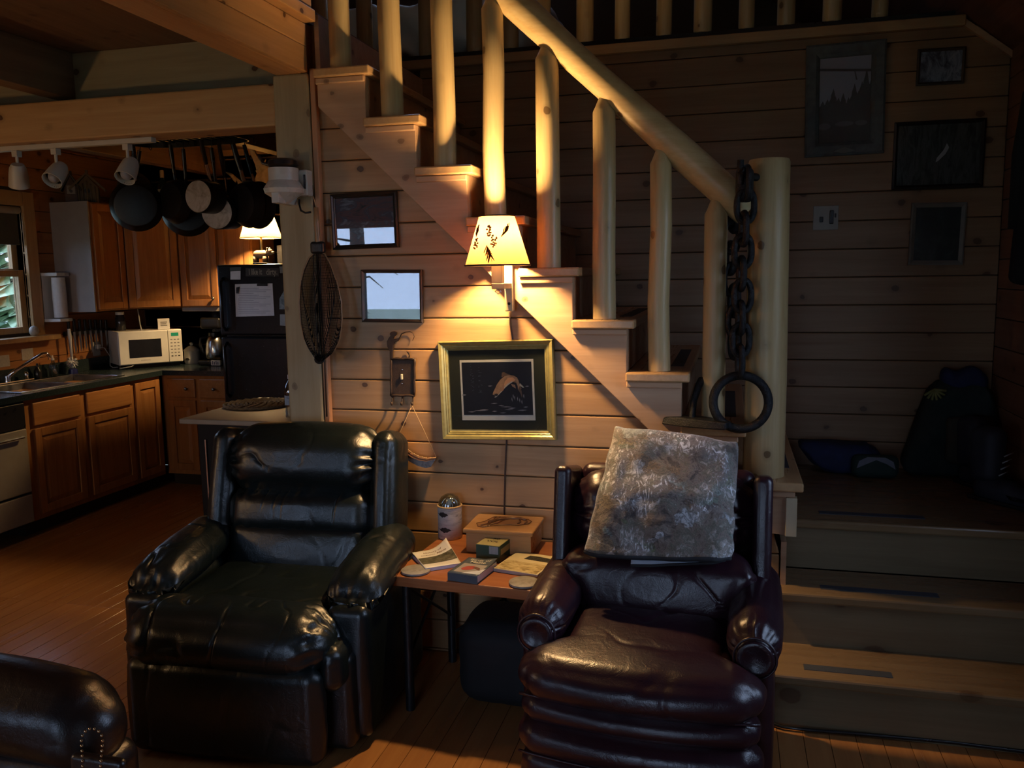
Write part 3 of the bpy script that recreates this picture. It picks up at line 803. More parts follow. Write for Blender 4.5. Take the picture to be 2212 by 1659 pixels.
# T shaped seat cushion with domed front
def tseat(p, q):
    o = puffy(.016, crease(.0045, 5, 5, 5, 12))(p, q)
    t = (p.y + 1)/2
    w = lerp(1.375, 1.0, min(1, max(0, (t - .20)/.16))**1.5)
    o.x *= w
    o.y -= .035 * (1 - min(1, p.x**2)) * max(0, 1 - t*1.6)
    o.z += .030 * t
    return o
MB().rbox((0, -.14, .445), (.49, .50, .125), .060, (90, 70, 8), tseat, rs=6).build('seat_cushion', PURPLE, pr, smooth=True)
def pipe_pts(z, w, y0, bow):
    return [(lerp(-w, w, i/24), y0 - bow*(1 - (2*i/24 - 1)**2), z) for i in range(25)]
MB().tube(pipe_pts(.396, .335, -.362, .035), .0045, 6).build('piping', PURPLE, pr, smooth=True)
def bow(k):
    def fn(p, q):
        o = puffy(.010, crease(.003, 6, 6, 6, k))(p, q); o.y -= .035*(1 - min(1, p.x**2)); return o
    return fn
MB().rbox((0, -.315, .355), (.655, .12, .085), .04, (50, 8, 8), bow(1)).build('front_rail', PURPLE, pr, smooth=True)
MB().rbox((0, -.325, .27), (.675, .13, .105), .05, (50, 8, 8), bow(2)).build('footrest_roll', PURPLE, pr, smooth=True)
MB().tube(pipe_pts(.222, .338, -.37, .035), .0045, 6).build('piping', PURPLE, pr, smooth=True)
MB().rbox((0, -.32, .12), (.665, .10, .20), .035, (50, 6, 12), bow(3)).build('footrest_panel', PURPLE, pr, smooth=True)
TP = math.radians(-12)
def flare(p, q):
    o = puffy(.026, crease(.008, 6, 6, 6, 17))(p, q)
    t = (p.z + 1)/2
    o.x *= lerp(.86, 1.18, t**1.5)
    o.y -= .05*abs(p.x)**4*t; o.z -= .035*abs(p.x)**4*t
    return o
MB().rbox((0, .105, .585), (.55, .17, .24), .07, (90, 10, 34), flare, RX_(TP), rs=5).build('lumbar_cushion', PURPLE, pr, smooth=True)
MB().rbox((0, .215, .795), (.575, .17, .25), .08, (70, 10, 30), puffy(.020, crease(.009, 7, 7, 7, 19), pinch=.007), RX_(TP), rs=5).build('head_cushion', PURPLE, pr, smooth=True)
for s in (-1, 1):
    def wingp(p, q, s=s):
        o = q.copy(); t = (p.z + 1)/2; o.y += -.02*t
        return o
    w_ = MB().rbox((s*.325, .215, .715), (.060, .22, .44), .024, (6, 12, 16), wingp, RX_(TP), rs=5).build('back_wing', PURPLE, pr, smooth=True)
MB().rbox((0, .295, .64), (.60, .09, .58), .04, (8, 4, 10), None, RX_(TP*.8)).build('back_shell', PURPLE, pr, smooth=True)

# ------------------------------------------------------------------ folded camouflage blanket over the wing recliner
def camo(name):
    """realtree-like fleece: dark litter, leaf shapes in tan, olive and grey, with grazing-light sheen painted as pale streaks"""
    if name in MATS: return MATS[name]
    t = NT(name); v = t.coords((1,1,1), False)
    def warp(amt, sc):
        wv = t.n.new('ShaderNodeTexNoise'); wv.inputs['Scale'].default_value = sc; wv.inputs['Detail'].default_value = 4; t.link(v, wv.inputs['Vector'])
        sb = t.n.new('ShaderNodeVectorMath'); sb.operation = 'SUBTRACT'; t.link(wv.outputs[1], sb.inputs[0]); sb.inputs[1].default_value = (.5,.5,.5)
        mx = t.n.new('ShaderNodeVectorMath'); mx.operation = 'MULTIPLY_ADD'; t.link(sb.outputs[0], mx.inputs[0]); mx.inputs[1].default_value = (amt,amt,amt); t.link(v, mx.inputs[2])
        return mx.outputs[0]
    w1 = warp(.26, 8); w2 = warp(.10, 18)
    base = t.ramp(t.noise(w1, 13, 8, .72, .4), [(.30, (.018,.016,.018)), (.41, (.075,.058,.05)), (.48, (.17,.135,.115)), (.54, (.085,.085,.065)), (.62, (.27,.235,.21)), (.72, (.46,.43,.43))])
    c = base
    for (sc_, lo, seedoff) in ((9.0, .40, 0.0), (14.0, .52, 3.7)):
        mp = t.n.new('ShaderNodeMapping'); mp.inputs['Location'].default_value = (seedoff, seedoff, seedoff); mp.inputs['Rotation'].default_value = (0, .7 + seedoff, 0); mp.inputs['Scale'].default_value = (1, 1, 1.7)
        t.link(w2, mp.inputs['Vector'])
        vo = t.n.new('ShaderNodeTexVoronoi'); vo.inputs['Scale'].default_value = sc_; t.link(mp.outputs[0], vo.inputs['Vector'])
        sep = t.n.new('ShaderNodeSeparateColor'); t.link(vo.outputs['Color'], sep.inputs[0])
        leafc = t.ramp(sep.outputs[0], [(.0, (.035,.035,.03)), (.25, (.15,.095,.055)), (.45, (.27,.20,.12)), (.62, (.11,.135,.075)), (.8, (.22,.27,.26)), (1.0, (.42,.42,.45))])
        tex = t.noise(w1, 60, 4, .7)
        leafc = t.mix(t.ramp(tex, [(.42, .75), (.58, 0)]), leafc, (.03,.028,.026))
        jag = t.math('ADD', vo.outputs['Distance'], t.math('MULTIPLY', t.math('SUBTRACT', t.noise(v, 70, 3), .5), .25))
        lm = t.ramp(jag, [(.36, .92), (.42, .0)])
        c = t.mix(t.math('MULTIPLY', lm, t.ramp(sep.outputs[1], [(lo, 0), (lo + .06, 1)])), c, leafc)
    sheen_mask = t.ramp(t.noise(v, 6.5, 4, .6), [(.50, 0), (.64, 1)])  # white sheen of grazing light, painted into the colour
    fib = t.ramp(t.noise(t.coords((16, 8, 7), False), 3.0, 6, .7, 2.2), [(.53, 0), (.60, 1)])
    c = t.mix(t.math('MULTIPLY', t.math('MULTIPLY', fib, sheen_mask), .95), c, (.82,.82,.86))
    c = t.mix(t.math('MULTIPLY', sheen_mask, .12), c, (.60,.60,.66))
    t.col(c); t.rough(.85); t.b.inputs['Sheen Weight'].default_value = .35; t.b.inputs['Sheen Roughness'].default_value = .45; t.b.inputs['Sheen Tint'].default_value = (.85,.88,1,1)
    t.bump(t.noise(v, 160, 3), .5, .004)
    MATS[name] = t.m; return t.m
CAMO = camo('camo_fleece'); BIND = plain('blanket_binding', (.012,.014,.018), .8)
bl = thing('blanket', 'folded camouflage leaf print fleece blanket draped over the oxblood recliner', 'blanket', (-.19, 2.62, 1.0))
TL, TR = onY(1322, 955, 2.76), onY(1592, 992, 2.735)
BR, BL = onY(1578, 1210, 2.535), onY(1262, 1196, 2.555)
def blsurf(u, v, off=0.0, ext=0.0):
    a = TL.lerp(TR, u); b = BL.lerp(BR, u)
    p = a.lerp(b, v)
    p.y -= .035*math.sin(PI*min(1, v*1.05)) * (1 - .5*(2*u - 1)**2)
    p.y += .05*max(0, abs(2*u - 1) - .8)/.2*.6
    p.z += .010*noise.noise(Vector((u*3, v*3, 1))) + .012*(1-v)*math.sin(u*PI)
    p.y += .012*noise.noise(Vector((u*5 + 3, v*4, off*40))) + .004*noise.noise(Vector((u*13, v*11, 5)))
    p.x += .010*noise.noise(Vector((u*2, v*5, 9)))
    p.y += off
    return p
m = MB()
def bfront(u, v):
    w = 1 - v
    if w > .86:              # rolls over the top edge of the chair back
        k = (w - .86)/.14; p = blsurf(u, 0); a = k*PI*.75
        return p + Vector((0, .05*math.sin(a)*.9 + .03*k, .045*(1 - (1 - math.sin(a))**1) - .04*k*k - .0))
    return blsurf(u, 1 - w/.86)
m.grid(bfront, 44, 46)
m.build('top_layer', CAMO, bl, smooth=True, world=True, solid=.016)
m = MB().grid(lambda u, v: blsurf(u, .25 + .77*v, .028) + Vector((0, 0, -.008*v)), 30, 20)
m.build('middle_layer', CAMO, bl, smooth=True, world=True, solid=.014)
m = MB().grid(lambda u, v: blsurf(.03 + .56*u, .4 + lerp(.60, .705, u)*v + .0, .056) + Vector((0, 0, -.002)), 24, 16)
m.build('under_flap', CAMO, bl, smooth=True, world=True, solid=.012)
m = MB().grid(lambda u, v: blsurf(.34 + .63*u, .5 + v*(.625 - .05*u), .043), 24, 12)
m.build('lining', plain('blue_grey_lining', (.34,.40,.50), .9), bl, smooth=True, world=True, solid=.006)
m = MB().tube([blsurf(i/40, 1.0, -.002) + Vector((0, .004, -.002)) for i in range(41)], .010, 8)
m.tube([blsurf(.34 + .63*i/30, .5 + (.625 - .05*i/30), .040) for i in range(31)], .005, 6)
m.tube([blsurf(.03 + .56*i/30, 1.0 + lerp(0, .105, i/30), .052) for i in range(31)], .005, 6)
m.build('binding', BIND, bl, smooth=True, world=True)

# ------------------------------------------------------------------ brown sofa arm at the lower left
sf = thing('sofa', 'dark brown leather sofa arm with brass nailheads beside the green recliner', 'sofa', (-1.95, 1.45, 0))
def sofa_arm(p, q):
    o = puffy(.02, crease(.004, 6, 6, 6, 3))(p, q)
    if p.x > .55: o.z -= .03*((p.x - .55)/.45)**2
    return o
MB().rbox((-2.205, 1.68, .50), (1.42, .22, .23), .105, (26, 8, 6), sofa_arm, rs=5).build('arm', BROWNL, sf, smooth=True, world=True)
MB().rbox((-2.05, 1.68, .21), (1.15, .19, .42), .05, 6).build('arm_side', BROWNL, sf, smooth=True, world=True)
fpx = onY(200, 1640, 1.57).x
fp = MB().rbox((fpx + .01, 1.578, .24), (.15, .03, .46), .014, 6).build('arm_panel', BROWNL, sf, smooth=True, world=True)
m = MB()
for i in range(30):
    t = i/29
    if t < .38: px_, py_ = lerp(182, 176, t/.38), lerp(1720, 1600, t/.38)
    elif t > .62: px_, py_ = lerp(222, 212, (t - .62)/.38), lerp(1600, 1720, (t - .62)/.38)
    else:
        b = (t - .38)/.24*PI; px_, py_ = 199 - 23*math.cos(b), 1600 - 26*math.sin(b)
    m.ball(onY(px_, py_, 1.562), .0036, 8, 6)
m.build('nailhead', plain('brass_nail', (.55,.42,.25), .25, 1.0), fp, smooth=True, world=True, kind='stuff')
m = MB().tube([(-1.95 + .0, 1.68 + .122*math.cos(a), .52 + .128*math.sin(a)) for a in [lerp(.2, PI - .2, i/16) for i in range(17)]], .004, 6)
m.build('seam', BROWNL, sf, smooth=True, world=True)

# ------------------------------------------------------------------ side table
TZ = .535
TOPW = wood('table_top', (.40,.155,.055), (.27,.085,.028), 'x', grain=1.6, knot=0, rough=.36, rnd=False)
tb = thing('side_table', 'small reddish wood side table with black metal legs between the recliners', 'table', (-.86, 2.93, 0), math.radians(-4))
MB().box(-.288, .25, -.25, .27, TZ - .038, TZ).build('table_top', TOPW, tb, bevel=.004)
for (x, y) in ((-.25, -.19), (-.25, .22), (.215, -.19), (.215, .22)):
    MB().tube([(x, y, 0), (x, y, TZ - .038)], .017, 12).build('leg', BLACK, tb, smooth='auto')
for (a, b) in (((-.25, .22), (.25, .22)),):
    MB().tube([(-.25, .22, .12), (.215, .22, TZ - .06)], .006, 8).tube([(-.25, .22, TZ - .06), (.215, .22, .12)], .006, 8).build('brace', BLACK, tb, smooth='auto')
MB().tube([(-.25, -.19, TZ - .06), (-.25, .22, .2)], .006, 8).tube([(-.25, .22, TZ - .06), (-.25, -.19, .2)], .006, 8).build('brace', BLACK, tb, smooth='auto')
MB().rbox((-.80, 2.97, .16), (.33, .30, .32), .07, 8, puffy(.01, crease(.01, 8, 8, 8, 2))).build('dark_bulk', plain('bulk_black', (.008,.008,.009), .8), smooth=True)  # soft black block filling the space under the table
tag(bpy.data.objects['dark_bulk'], 'black rounded bulk on the floor under the side table', 'bag')

def edge(p1, p2, z):
    a, b = onZ(*p1, z), onZ(*p2, z); d = b - a
    return a, math.atan2(d.y, d.x), d.length
# birch bark canister
a = onZ(973, 1160, TZ)
jr = thing('birch_canister', 'white birch bark canister holding a glass dome on the side table', 'canister', (a.x, a.y, TZ + .001))
MB().lathe([(.048, 0), (.050, .004), (.049, .10), (.050, .132)], 30, caps=False).lathe([(.0, .002), (.048, .002)], 30, caps=False).build('bark_wall', blotch('birch_bark', [(.10,.08,.07),(.42,.37,.33),(.58,.52,.46),(.62,.56,.50),(.58,.50,.44)], 13, (1,1,5), .6), jr, smooth=True)
MB().tube([(.048*math.cos(q), .048*math.sin(q), .133) for q in [2*PI*i/30 for i in range(30)]], .004, 8, closed=True).build('rim', wood('rim_wood', (.6,.42,.22), (.5,.32,.15), 'x', knot=0), jr, smooth=True)
for (zz, an, w) in ((.105, -1.9, .5), (.042, -1.75, .55)):
    m = MB().grid(lambda u, v: Vector((.0505*math.cos(an + w*(u*2 - 1)), .0505*math.sin(an + w*(u*2 - 1)), zz + (v - .5)*.022*max(.08, 1 - abs(2*u - 1.1)**1.4) + .0015*math.sin(u*23))), 14, 4)
    m.build('bark_scar', plain('bark_scar', (.03,.022,.02), .8), jr, smooth=True)
m = MB().lathe([(.046, .125), (.044, .15), (.034, .168), (.018, .178), (0, .181)], 26, caps=False)
gd = m.build('glass_dome', glass_thin('dome_glass', .12, (.8,.85,.8)), jr, smooth=True)
m = MB()
for i in range(5):
    q = .5 + i*.9
    m.tube([(.034*math.cos(t)*math.cos(q), .034*math.cos(t)*math.sin(q), .130 + .034*math.sin(t)) for t in [lerp(0, PI, j/14) for j in range(15)]], .0016, 6)
m.build('wire', CHROME, jr, smooth=True)
MB().prism([(-.016, .128), (.008, .130), (.020, .165), (.0, .162)], 'y', -.012, -.009).build('paper_slip', PAPER, jr)
# carved wooden box
bz = .098
a, an, w = edge((999, 1141), (1151, 1150), TZ + bz)
BOXW = wood('box_wood', (.50,.28,.115), (.38,.19,.07), 'x', grain=1.2, knot=.15, rough=.3, rnd=False)
bx_ = thing('wooden_box', 'honey brown wooden box with a carved moose on its lid', 'box', (a.x, a.y, TZ + .001), an)
W, D = w, .215
MB().box(.010, W - .010, .010, D - .008, 0, bz - .022).build('body', BOXW, bx_, bevel=.002)
lid = MB().box(0, W, 0, D, bz - .021, bz - .003).build('lid', BOXW, bx_, bevel=.006)
CARV = plain('carved_relief', (.16,.07,.028), .22, var=.2)
lz = bz - .003
out = [(.05,.035),(.07,.03),(.11,.055),(.16,.075),(.20,.075),(.235,.10),(.24,.13),(.22,.155),(.17,.165),(.11,.17),(.08,.165),(.07,.135),(.06,.10),(.035,.07)]
out = [(x*W/.275, y*D/.205) for x, y in out]
MB().prism(out, 'z', lz - .001, lz + .0015).build('carving_field', wood('carving_field', (.36,.18,.07), (.28,.13,.05), 'x', knot=0, rnd=False, rough=.3), lid)
m = MB()
m.tube([(x, y, lz + .002) for x, y in out + out[:1]], .0018, 6)
def path(q, r): m.tube([(x*W/.275, y*D/.205, lz + .003) for x, y in q], r, 8)
path([(.215,.14),(.19,.155),(.15,.15),(.12,.135),(.10,.12)], .006); path([(.10,.12),(.085,.10),(.08,.085)], .006)
path([(.11,.125),(.085,.075),(.06,.045)], .003); path([(.13,.13),(.115,.085),(.085,.045)], .003); path([(.19,.14),(.20,.115),(.195,.09)], .003); path([(.215,.14),(.225,.12),(.22,.095)], .003)
path([(.095,.115),(.11,.15),(.13,.16)], .003); path([(.095,.12),(.085,.145),(.09,.16)], .003); path([(.12,.15),(.12,.165)], .002); path([(.10,.145),(.105,.162)], .002)
m.build('carved_moose', CARV, lid, smooth=True)
# green carton
gh = .062
a, an, w = edge((1028, 1176), (1079, 1182), TZ + gh)
gb = thing('carton', 'small dark green carton with pale label in front of the wooden box', 'box', (a.x, a.y, TZ + .001), an)
GD = .115
MB().box(0, w, 0, GD, 0, gh).build('carton_body', plain('green_card', (.012,.055,.038), .4, var=.1), gb, bevel=.001)
MB().box(.002, w - .002, .002, GD - .002, gh, gh + .0008).build('label', plain('label_cream', (.40,.36,.17), .6), gb)
MB().box(w*.56, w*.94, -.0008, 0, gh*.50, gh*.97).build('bar_code', blotch('bar_code_print', [(.12,.15,.17),(.30,.34,.36),(.16,.19,.21)], 60, (4,1,.05), .5), gb)
MB().box(w, w + .0008, .012, GD - .008, gh*.42, gh*.78).build('side_label', plain('label_tan', (.30,.24,.13), .6), gb)
INK = plain('dark_ink', (.03,.022,.016), .7)
text_mesh('50', .028, 'lettering', INK, gb, Matrix.Translation((w*.52, GD*.70, gh + .0012)), .0006)
text_mesh('VOL', .026, 'lettering', INK, gb, Matrix.Translation((w*.50, GD*.42, gh + .0012)), .0006)
# standing-curled white booklet
a, an, w = edge((919, 1229), (997, 1217), TZ + .012)
b1 = thing('booklet', 'white local history booklet with a dark landscape photo and curled cover', 'book', (a.x, a.y, TZ + .001), an)
BD = .175
MB().box(0, w, 0, BD, 0, .011).build('pages', plain('page_edge', (.60,.62,.74), .7, var=.05), b1)
def curl(u, v, o=0.0):
    k = max(0, (u - .35)/.65); kk = max(0, (v - .1)/.9)
    return Vector((u*w*(1 - .05*k*kk), v*BD*(1 - .10*k*kk), .0125 + .045*k*k*kk + .006*kk + o))
MB().grid(lambda u, v: curl(u, v), 16, 12).build('cover', plain('cover_cream', (.74,.70,.62), .45, var=.04), b1, smooth=True, solid=.001)
MB().grid(lambda u, v: curl(.02 + .97*u, .22 + .36*v, .0012), 16, 8).build('cover_photo', blotch('cover_photo', [(.02,.02,.012),(.06,.06,.035),(.13,.12,.08),(.36,.33,.26)], 34, (1,3,1), .45), b1, smooth=True)
def curltext(s, size, uc, vc, name='lettering'):
    o = text_mesh(s, size, name, plain('brown_ink', (.20,.12,.06), .7), b1, Matrix.Identity(4), .0002, .25)
    for vt in o.data.vertices:
        vt.co = curl(uc + vt.co.x/w, vc + vt.co.y/BD, .0018)
curltext('History of', .017, .50, .82); curltext('Maine', .016, .72, .69)
m = MB()
for i in range(9):
    u0 = .14 + i*.045; m.tube([curl(u0, .665, .002), curl(u0 + .012, .71 - .008*(i % 3), .002), curl(u0 + .03, .67, .002)], .0006, 4)
m.build('faded_lettering', plain('brown_ink', (.20,.12,.06), .7), b1)
# thick blue-grey bird book
bh = .028
a, an, w = edge((967, 1237), (1031, 1246), TZ + bh)
b2 = thing('field_guide', 'thick grey blue bird guide with a red bird on its cover', 'book', (a.x, a.y, TZ + .001), an)
BD = .17; SLATE = plain('cover_slate', (.075,.095,.12), .35, var=.1)
MB().box(.001, w - .003, .003, BD - .002, .002, bh - .002).build('pages', plain('page_white', (.70,.72,.80), .6, var=.04), b2)
MB().box(0, w, 0, BD, 0, .0015).box(0, w, -.0015, .0015, 0, bh).build('back_cover', SLATE, b2)
def cov(u, v, o=0.0): return Vector((u*w, v*BD, bh + .0005 + .02*max(0, (u - .55)/.45)*max(0, v - .55) + o))
MB().grid(lambda u, v: cov(u, v), 10, 8).build('front_cover', SLATE, b2, smooth=True, solid=.0012)
MB().grid(lambda u, v: cov(.12 + .80*u, .10 + .52*v, .0010), 8, 6).build('cover_photo', plain('cover_taupe', (.33,.30,.29), .4), b2, smooth=True)
m = MB()
m.add([cov(.45 + .20*math.cos(t), .36 + .13*math.sin(t) + .05*math.cos(t), .0016) for t in [2*PI*i/16 for i in range(16)]], [tuple(range(16))])
m.build('cover_bird', plain('bird_red', (.36,.06,.05), .4), b2)
m = MB().add([cov(.55, .40, .0018), cov(.86, .30, .0018), cov(.80, .42, .0018), cov(.62, .48, .0018)], [(0,1,2,3)])
m.build('cover_wing', plain('bird_brown', (.14,.07,.05), .4), b2)
m = MB().add([cov(.42, .06, .0012), cov(1.0, .09, .0012), cov(.985, .45, .0012), cov(.86, .30, .0012), cov(.66, .20, .0012)], [(0,1,2,3,4)])
m.build('painted_glare', plain('glare_white', (.62,.66,.76), .3), b2)  # glare on the cover, painted as a pale patch
CREAM = plain('cream_ink', (.70,.68,.58), .5)
for s_, vc in (('Birds of', .86), ('Maine', .73)):
    o = text_mesh(s_, .026, 'lettering', CREAM, b2, Matrix.Identity(4), .0004)
    for vt in o.data.vertices: vt.co = cov(.52 + vt.co.x/w, vc + vt.co.y/BD, .0016)
# cream magazine
a, an, w = edge((1066, 1228), (1161, 1243), TZ + .012)
b3 = thing('magazine', 'cream magazine with a sepia harbour picture lying beside the oxblood recliner', 'book', (a.x, a.y, TZ + .001), an)
BD = .20
MB().box(0, w, 0, BD, 0, .012).build('pages', plain('page_grey', (.40,.37,.36), .6, var=.1), b3, bevel=.001)
MB().box(0, w, 0, BD, .012, .0132).build('cover', plain('cover_butter', (.70,.60,.36), .4, var=.05), b3)
MB().box(.004, w*.96, .004, BD*.50, .0133, .0138).build('cover_photo', blotch('sepia_photo', [(.10,.06,.02),(.26,.17,.06),(.55,.43,.20),(.66,.56,.32),(.62,.50,.26)], 26, (1,2,1), .4), b3)
MB().prism([(w*.34, BD*.66), (w*.92, BD*.64), (w*.97, BD*.72), (w*.86, BD*.84), (w*.60, BD*.87), (w*.38, BD*.86)], 'z', .0133, .0140).build('title_banner', plain('banner_black', (.02,.02,.012), .4), b3)
m = MB()
for (vy, x0, n) in ((.79, .44, 9), (.705, .44, 11)):
    for i in range(n):
        x = w*(x0 + .042*i); y = BD*(vy - .004*i)
        m.tube([(x, y - .005, .0143), (x + .001, y + .006, .0143), (x + .0045, y - .004*(i % 2), .0143)], .0005, 4)
m.build('faded_lettering', plain('banner_ink', (.25,.23,.15), .6), b3)
# stone coasters
COAST = blotch('stone_coaster', [(.16,.14,.12),(.27,.25,.23),(.36,.33,.30)], 26, rough=.5)
for (px, lab) in (((898, 1231), 'round grey stone coaster beside the green recliner'), ((1132, 1257), 'round grey stone coaster beside the oxblood recliner arm')):
    a = onZ(*px, TZ + .008)
    c = MB().lathe([(.048, 0), (.053, .002), (.053, .008), (.050, .010), (0, .0095)], 36).build('coaster', COAST, smooth='auto'); c.location = (a.x, a.y, TZ + .001)
    tag(c, lab, 'coaster', 'stone coasters on the side table')

# unlit floor lamp by the rear window, seen only mirrored in the small picture
flp = thing('floor_lamp', 'unlit black floor lamp mirrored in the small picture glass', 'lamp', (-4.2, -2.2, 0))
MB().lathe([(.16, 0), (.16, .02), (.02, .03)], 24).build('base', BLACKP, flp, smooth='auto')
MB().tube([(0, 0, .02), (0, 0, 1.5)], .012, 10).build('pole', BLACKP, flp, smooth='auto')
MB().lathe([(.25, 1.46), (.22, 1.56), (.10, 1.78)], 28, caps=False).build('lamp_shade', BLACKP, flp, smooth=True)

# lit globe lamp beside the sofa, beyond the picture edge, whose warm light falls on beam and floor
gl = thing('floor_lamp', 'lit white globe floor lamp standing beside the brown sofa', 'lamp', (-3.75, 1.0, 0))
MB().lathe([(.15, 0), (.15, .02), (.02, .03)], 24).build('base', BLACKP, gl, smooth='auto')
MB().tube([(0, 0, .02), (0, 0, 1.24)], .012, 10).build('pole', BLACKP, gl, smooth='auto')
MB().ball((0, 0, 1.33), .09, 24, 16).build('globe', emit_mat('globe_glow', (1.0, .60, .25), 80), gl, smooth=True)

# ------------------------------------------------------------------ wall sconce
WARM = (1.0, .63, .27)
def bulb(parent, c, r, strength, name='bulb', world=True):
    return MB().ball(c, r, 14, 10).build(name, emit_mat('bulb_glow_%s' % strength, WARM, strength), parent, smooth=True, world=world)
SHY = 3.068
sb, stp = onY(1075, 573, SHY), onY(1080, 467, SHY)
sc_ = Vector((sb.x, SHY, sb.z))
ls = thing('wall_lamp', 'wooden wall lamp with a glowing parchment shade printed with pine cones', 'lamp', (sb.x, WY - .04, sb.z - .2))
SH = stp.z - sb.z
RB, RT = .1215, .066
SHADE = shade_mat('parchment_shade', (.22,.08,.029), .42)
shd = MB().lathe([(RB, 0), (lerp(RB, RT, .5), SH*.5), (RT, SH)], 48, sc_, caps=False).build('lamp_shade', SHADE, ls, smooth=True, world=True)
DK = plain('shade_trim', (.06,.03,.015), .7)
MB().tube([sc_ + Vector((RB*math.cos(a), RB*math.sin(a), 0)) for a in [2*PI*i/48 for i in range(48)]], .0035, 6, closed=True).build('shade_trim', DK, shd, smooth=True, world=True)
MB().tube([sc_ + Vector((RT*math.cos(a), RT*math.sin(a), SH)) for a in [2*PI*i/40 for i in range(40)]], .0028, 6, closed=True).build('shade_trim', DK, shd, smooth=True, world=True)
# printed pine sprigs on the shade
def oncone(a, t, o=.0012):
    r = lerp(RB, RT, t) + o
    ang = -PI/2 - .12 + a
    return sc_ + Vector((r*math.cos(ang), r*math.sin(ang), SH*t))
SPR = shade_mat('sprig_print', (.10,.03,.01), .35)
rd = random.Random(4)
for (a0, t0, dirx, dirt, n) in ((-.62, .58, -.10, .16, 14), (.55, .56, .34, .14, 18), (.0, .40, .16, -.22, 18)):
    m = MB()
    for i in range(n):
        u = i/n; a, t = a0 + dirx*u, t0 + dirt*u
        for sgn in (-1, 1):
            da = .16*(sgn*.5 + dirx*1.2) + rd.uniform(-.04, .04); dt = dirt*.6 + sgn*.07*(1 if abs(dirx) > abs(dirt) else .25) + rd.uniform(-.02, .02)
            m.tube([oncone(a, t), oncone(a + da*.5, t + dt*.5), oncone(a + da, t + dt)], .0011, 4)
    m.build('pine_sprig', SPR, shd, world=True, kind='stuff')
for (a0, t0) in ((-.52, .44), (.02, .68), (.26, .48)):
    m = MB()
    for i in range(26):
        u = rd.uniform(-1, 1); v_ = rd.uniform(-1, 1)
        if u*u + v_*v_ > 1: continue
        m.ball(oncone(a0 + u*.13, t0 + v_*.12, .001), .0035, 6, 4)
    m.build('pine_cone', shade_mat('cone_print', (.60,.30,.12), .6), shd, world=True, kind='stuff')
LAMPW = wood('lamp_wood', (.56,.44,.25), (.44,.32,.16), 'z', knot=0, rough=.4, rnd=False)
p1, p2 = onY(1091, 580, 3.185), onY(1110, 672, 3.185)
MB().box(p1.x, p2.x, 3.17, SY - .0005, p2.z, p1.z + .10).build('back_plate', LAMPW, ls, world=True, bevel=.003)
az = onY(1075, 618, SHY).z
MB().box(sb.x - .020, p2.x - .003, SHY - .022, SHY + .022, az - .011, az + .011).box(p1.x + .003, p2.x - .003, SHY + .02, 3.172, az - .011, az + .011).build('arm', LAMPW, ls, world=True, bevel=.003)
MB().box(sb.x - .020, sb.x + .020, SHY - .02, SHY + .02, az + .011, az + .085).build('socket_sleeve', LAMPW, ls, world=True, bevel=.002)
MB().tube([(sb.x, SHY, az - .011), (sb.x - .012, SHY, az - .02), (sb.x, SHY, az - .03), (sb.x + .012, SHY, az - .02)], .0018, 6, closed=True).build('ring', CHROME, ls, smooth=True, world=True)
MB().ball((p1.x + .018, 3.168, p2.z + .03), (.006, .004, .006), 8, 6).build('screw', BLACK, ls, smooth=True, world=True)
bulb(ls, (sb.x, SHY, sb.z + SH*.58), .034, 1700)
# flex running down the wall to the table
q = [onY(1101, 674, WY - .006), onY(1102, 700, WY - .005), onY(1107, 732, WY - .004), onY(1100, 830, WY - .003), onY(1094, 955, WY - .005), onY(1091, 1020, WY - .005), onY(1089, 1100, WY - .006), onY(1090, 1150, WY - .006)]
MB().tube(q, .0035, 6).build('lamp_cord', CORDM, ls, smooth=True, world=True)

# ------------------------------------------------------------------ framed pictures
def framed(name, label, c, w, h, prof, fmat, wall='y', roll=0.0, tilt=0.0):
    """c = centre on the wall; prof = frame section [(inset from outer edge, height from wall)]"""
    o = thing(name, label, 'picture', c, rot=(tilt, roll, 0))
    m = MB(); hw, hh = w/2, h/2; n = len(prof)
    for (sx, sz) in ((-1,-1), (1,-1), (1,1), (-1,1)):
        for (d, e) in prof: m.v.append(Vector((sx*(hw - d), -e, sz*(hh - d))))
    for k in range(4):
        for i in range(n - 1):
            m.f.append((k*n + i, ((k+1) % 4)*n + i, ((k+1) % 4)*n + i + 1, k*n + i + 1))
    fr = m.build('frame', fmat, o)
    return o, fr
def quadpx(p, y):
    a = [onY(*q, y) for q in p]
    c = sum(a, Vector())/4; w = ((a[1] - a[0]).length + (a[2] - a[3]).length)/2; h = ((a[0] - a[3]).length + (a[1] - a[2]).length)/2
    d = (a[1] - a[0] + a[2] - a[3]); return c, w, h, -math.atan2(d.z, d.x)
PICGLASS = glass_thin('picture_glass', .045)
# trout print
c, w, h, rl = quadpx([(947, 738), (1194, 733), (1201, 952), (952, 950)], WY - .03)
GOLD = plain('gilt_frame', (.40,.34,.13), .36, .55, var=.14, scale=50)
o, fr = framed('picture', 'trout leaping print in a gilt frame with a dark green mat', (c.x, WY - .001, c.z), w, h,
          [(0, 0), (0, .022), (.004, .030), (.014, .026), (.020, .020), (.024, .021), (.028, .017), (.031, .018), (.034, .013), (.038, .012), (.040, .007)], GOLD, roll=rl)
iw, ih = w/2 - .038, h/2 - .038
MB().box(-iw, iw, -.008, -.006, -ih, ih).build('mat_board', plain('green_mat', (.022,.028,.018), .8, var=.1, scale=120), o)
bw, bh_ = iw*.765, ih*.755
MB().box(-bw, bw, -.0092, -.008, -bh_, bh_).build('print_border', plain('print_border', (.80,.78,.70), .7), o)
pw, ph = bw*.945, bh_*.92
pz = .018*bh_
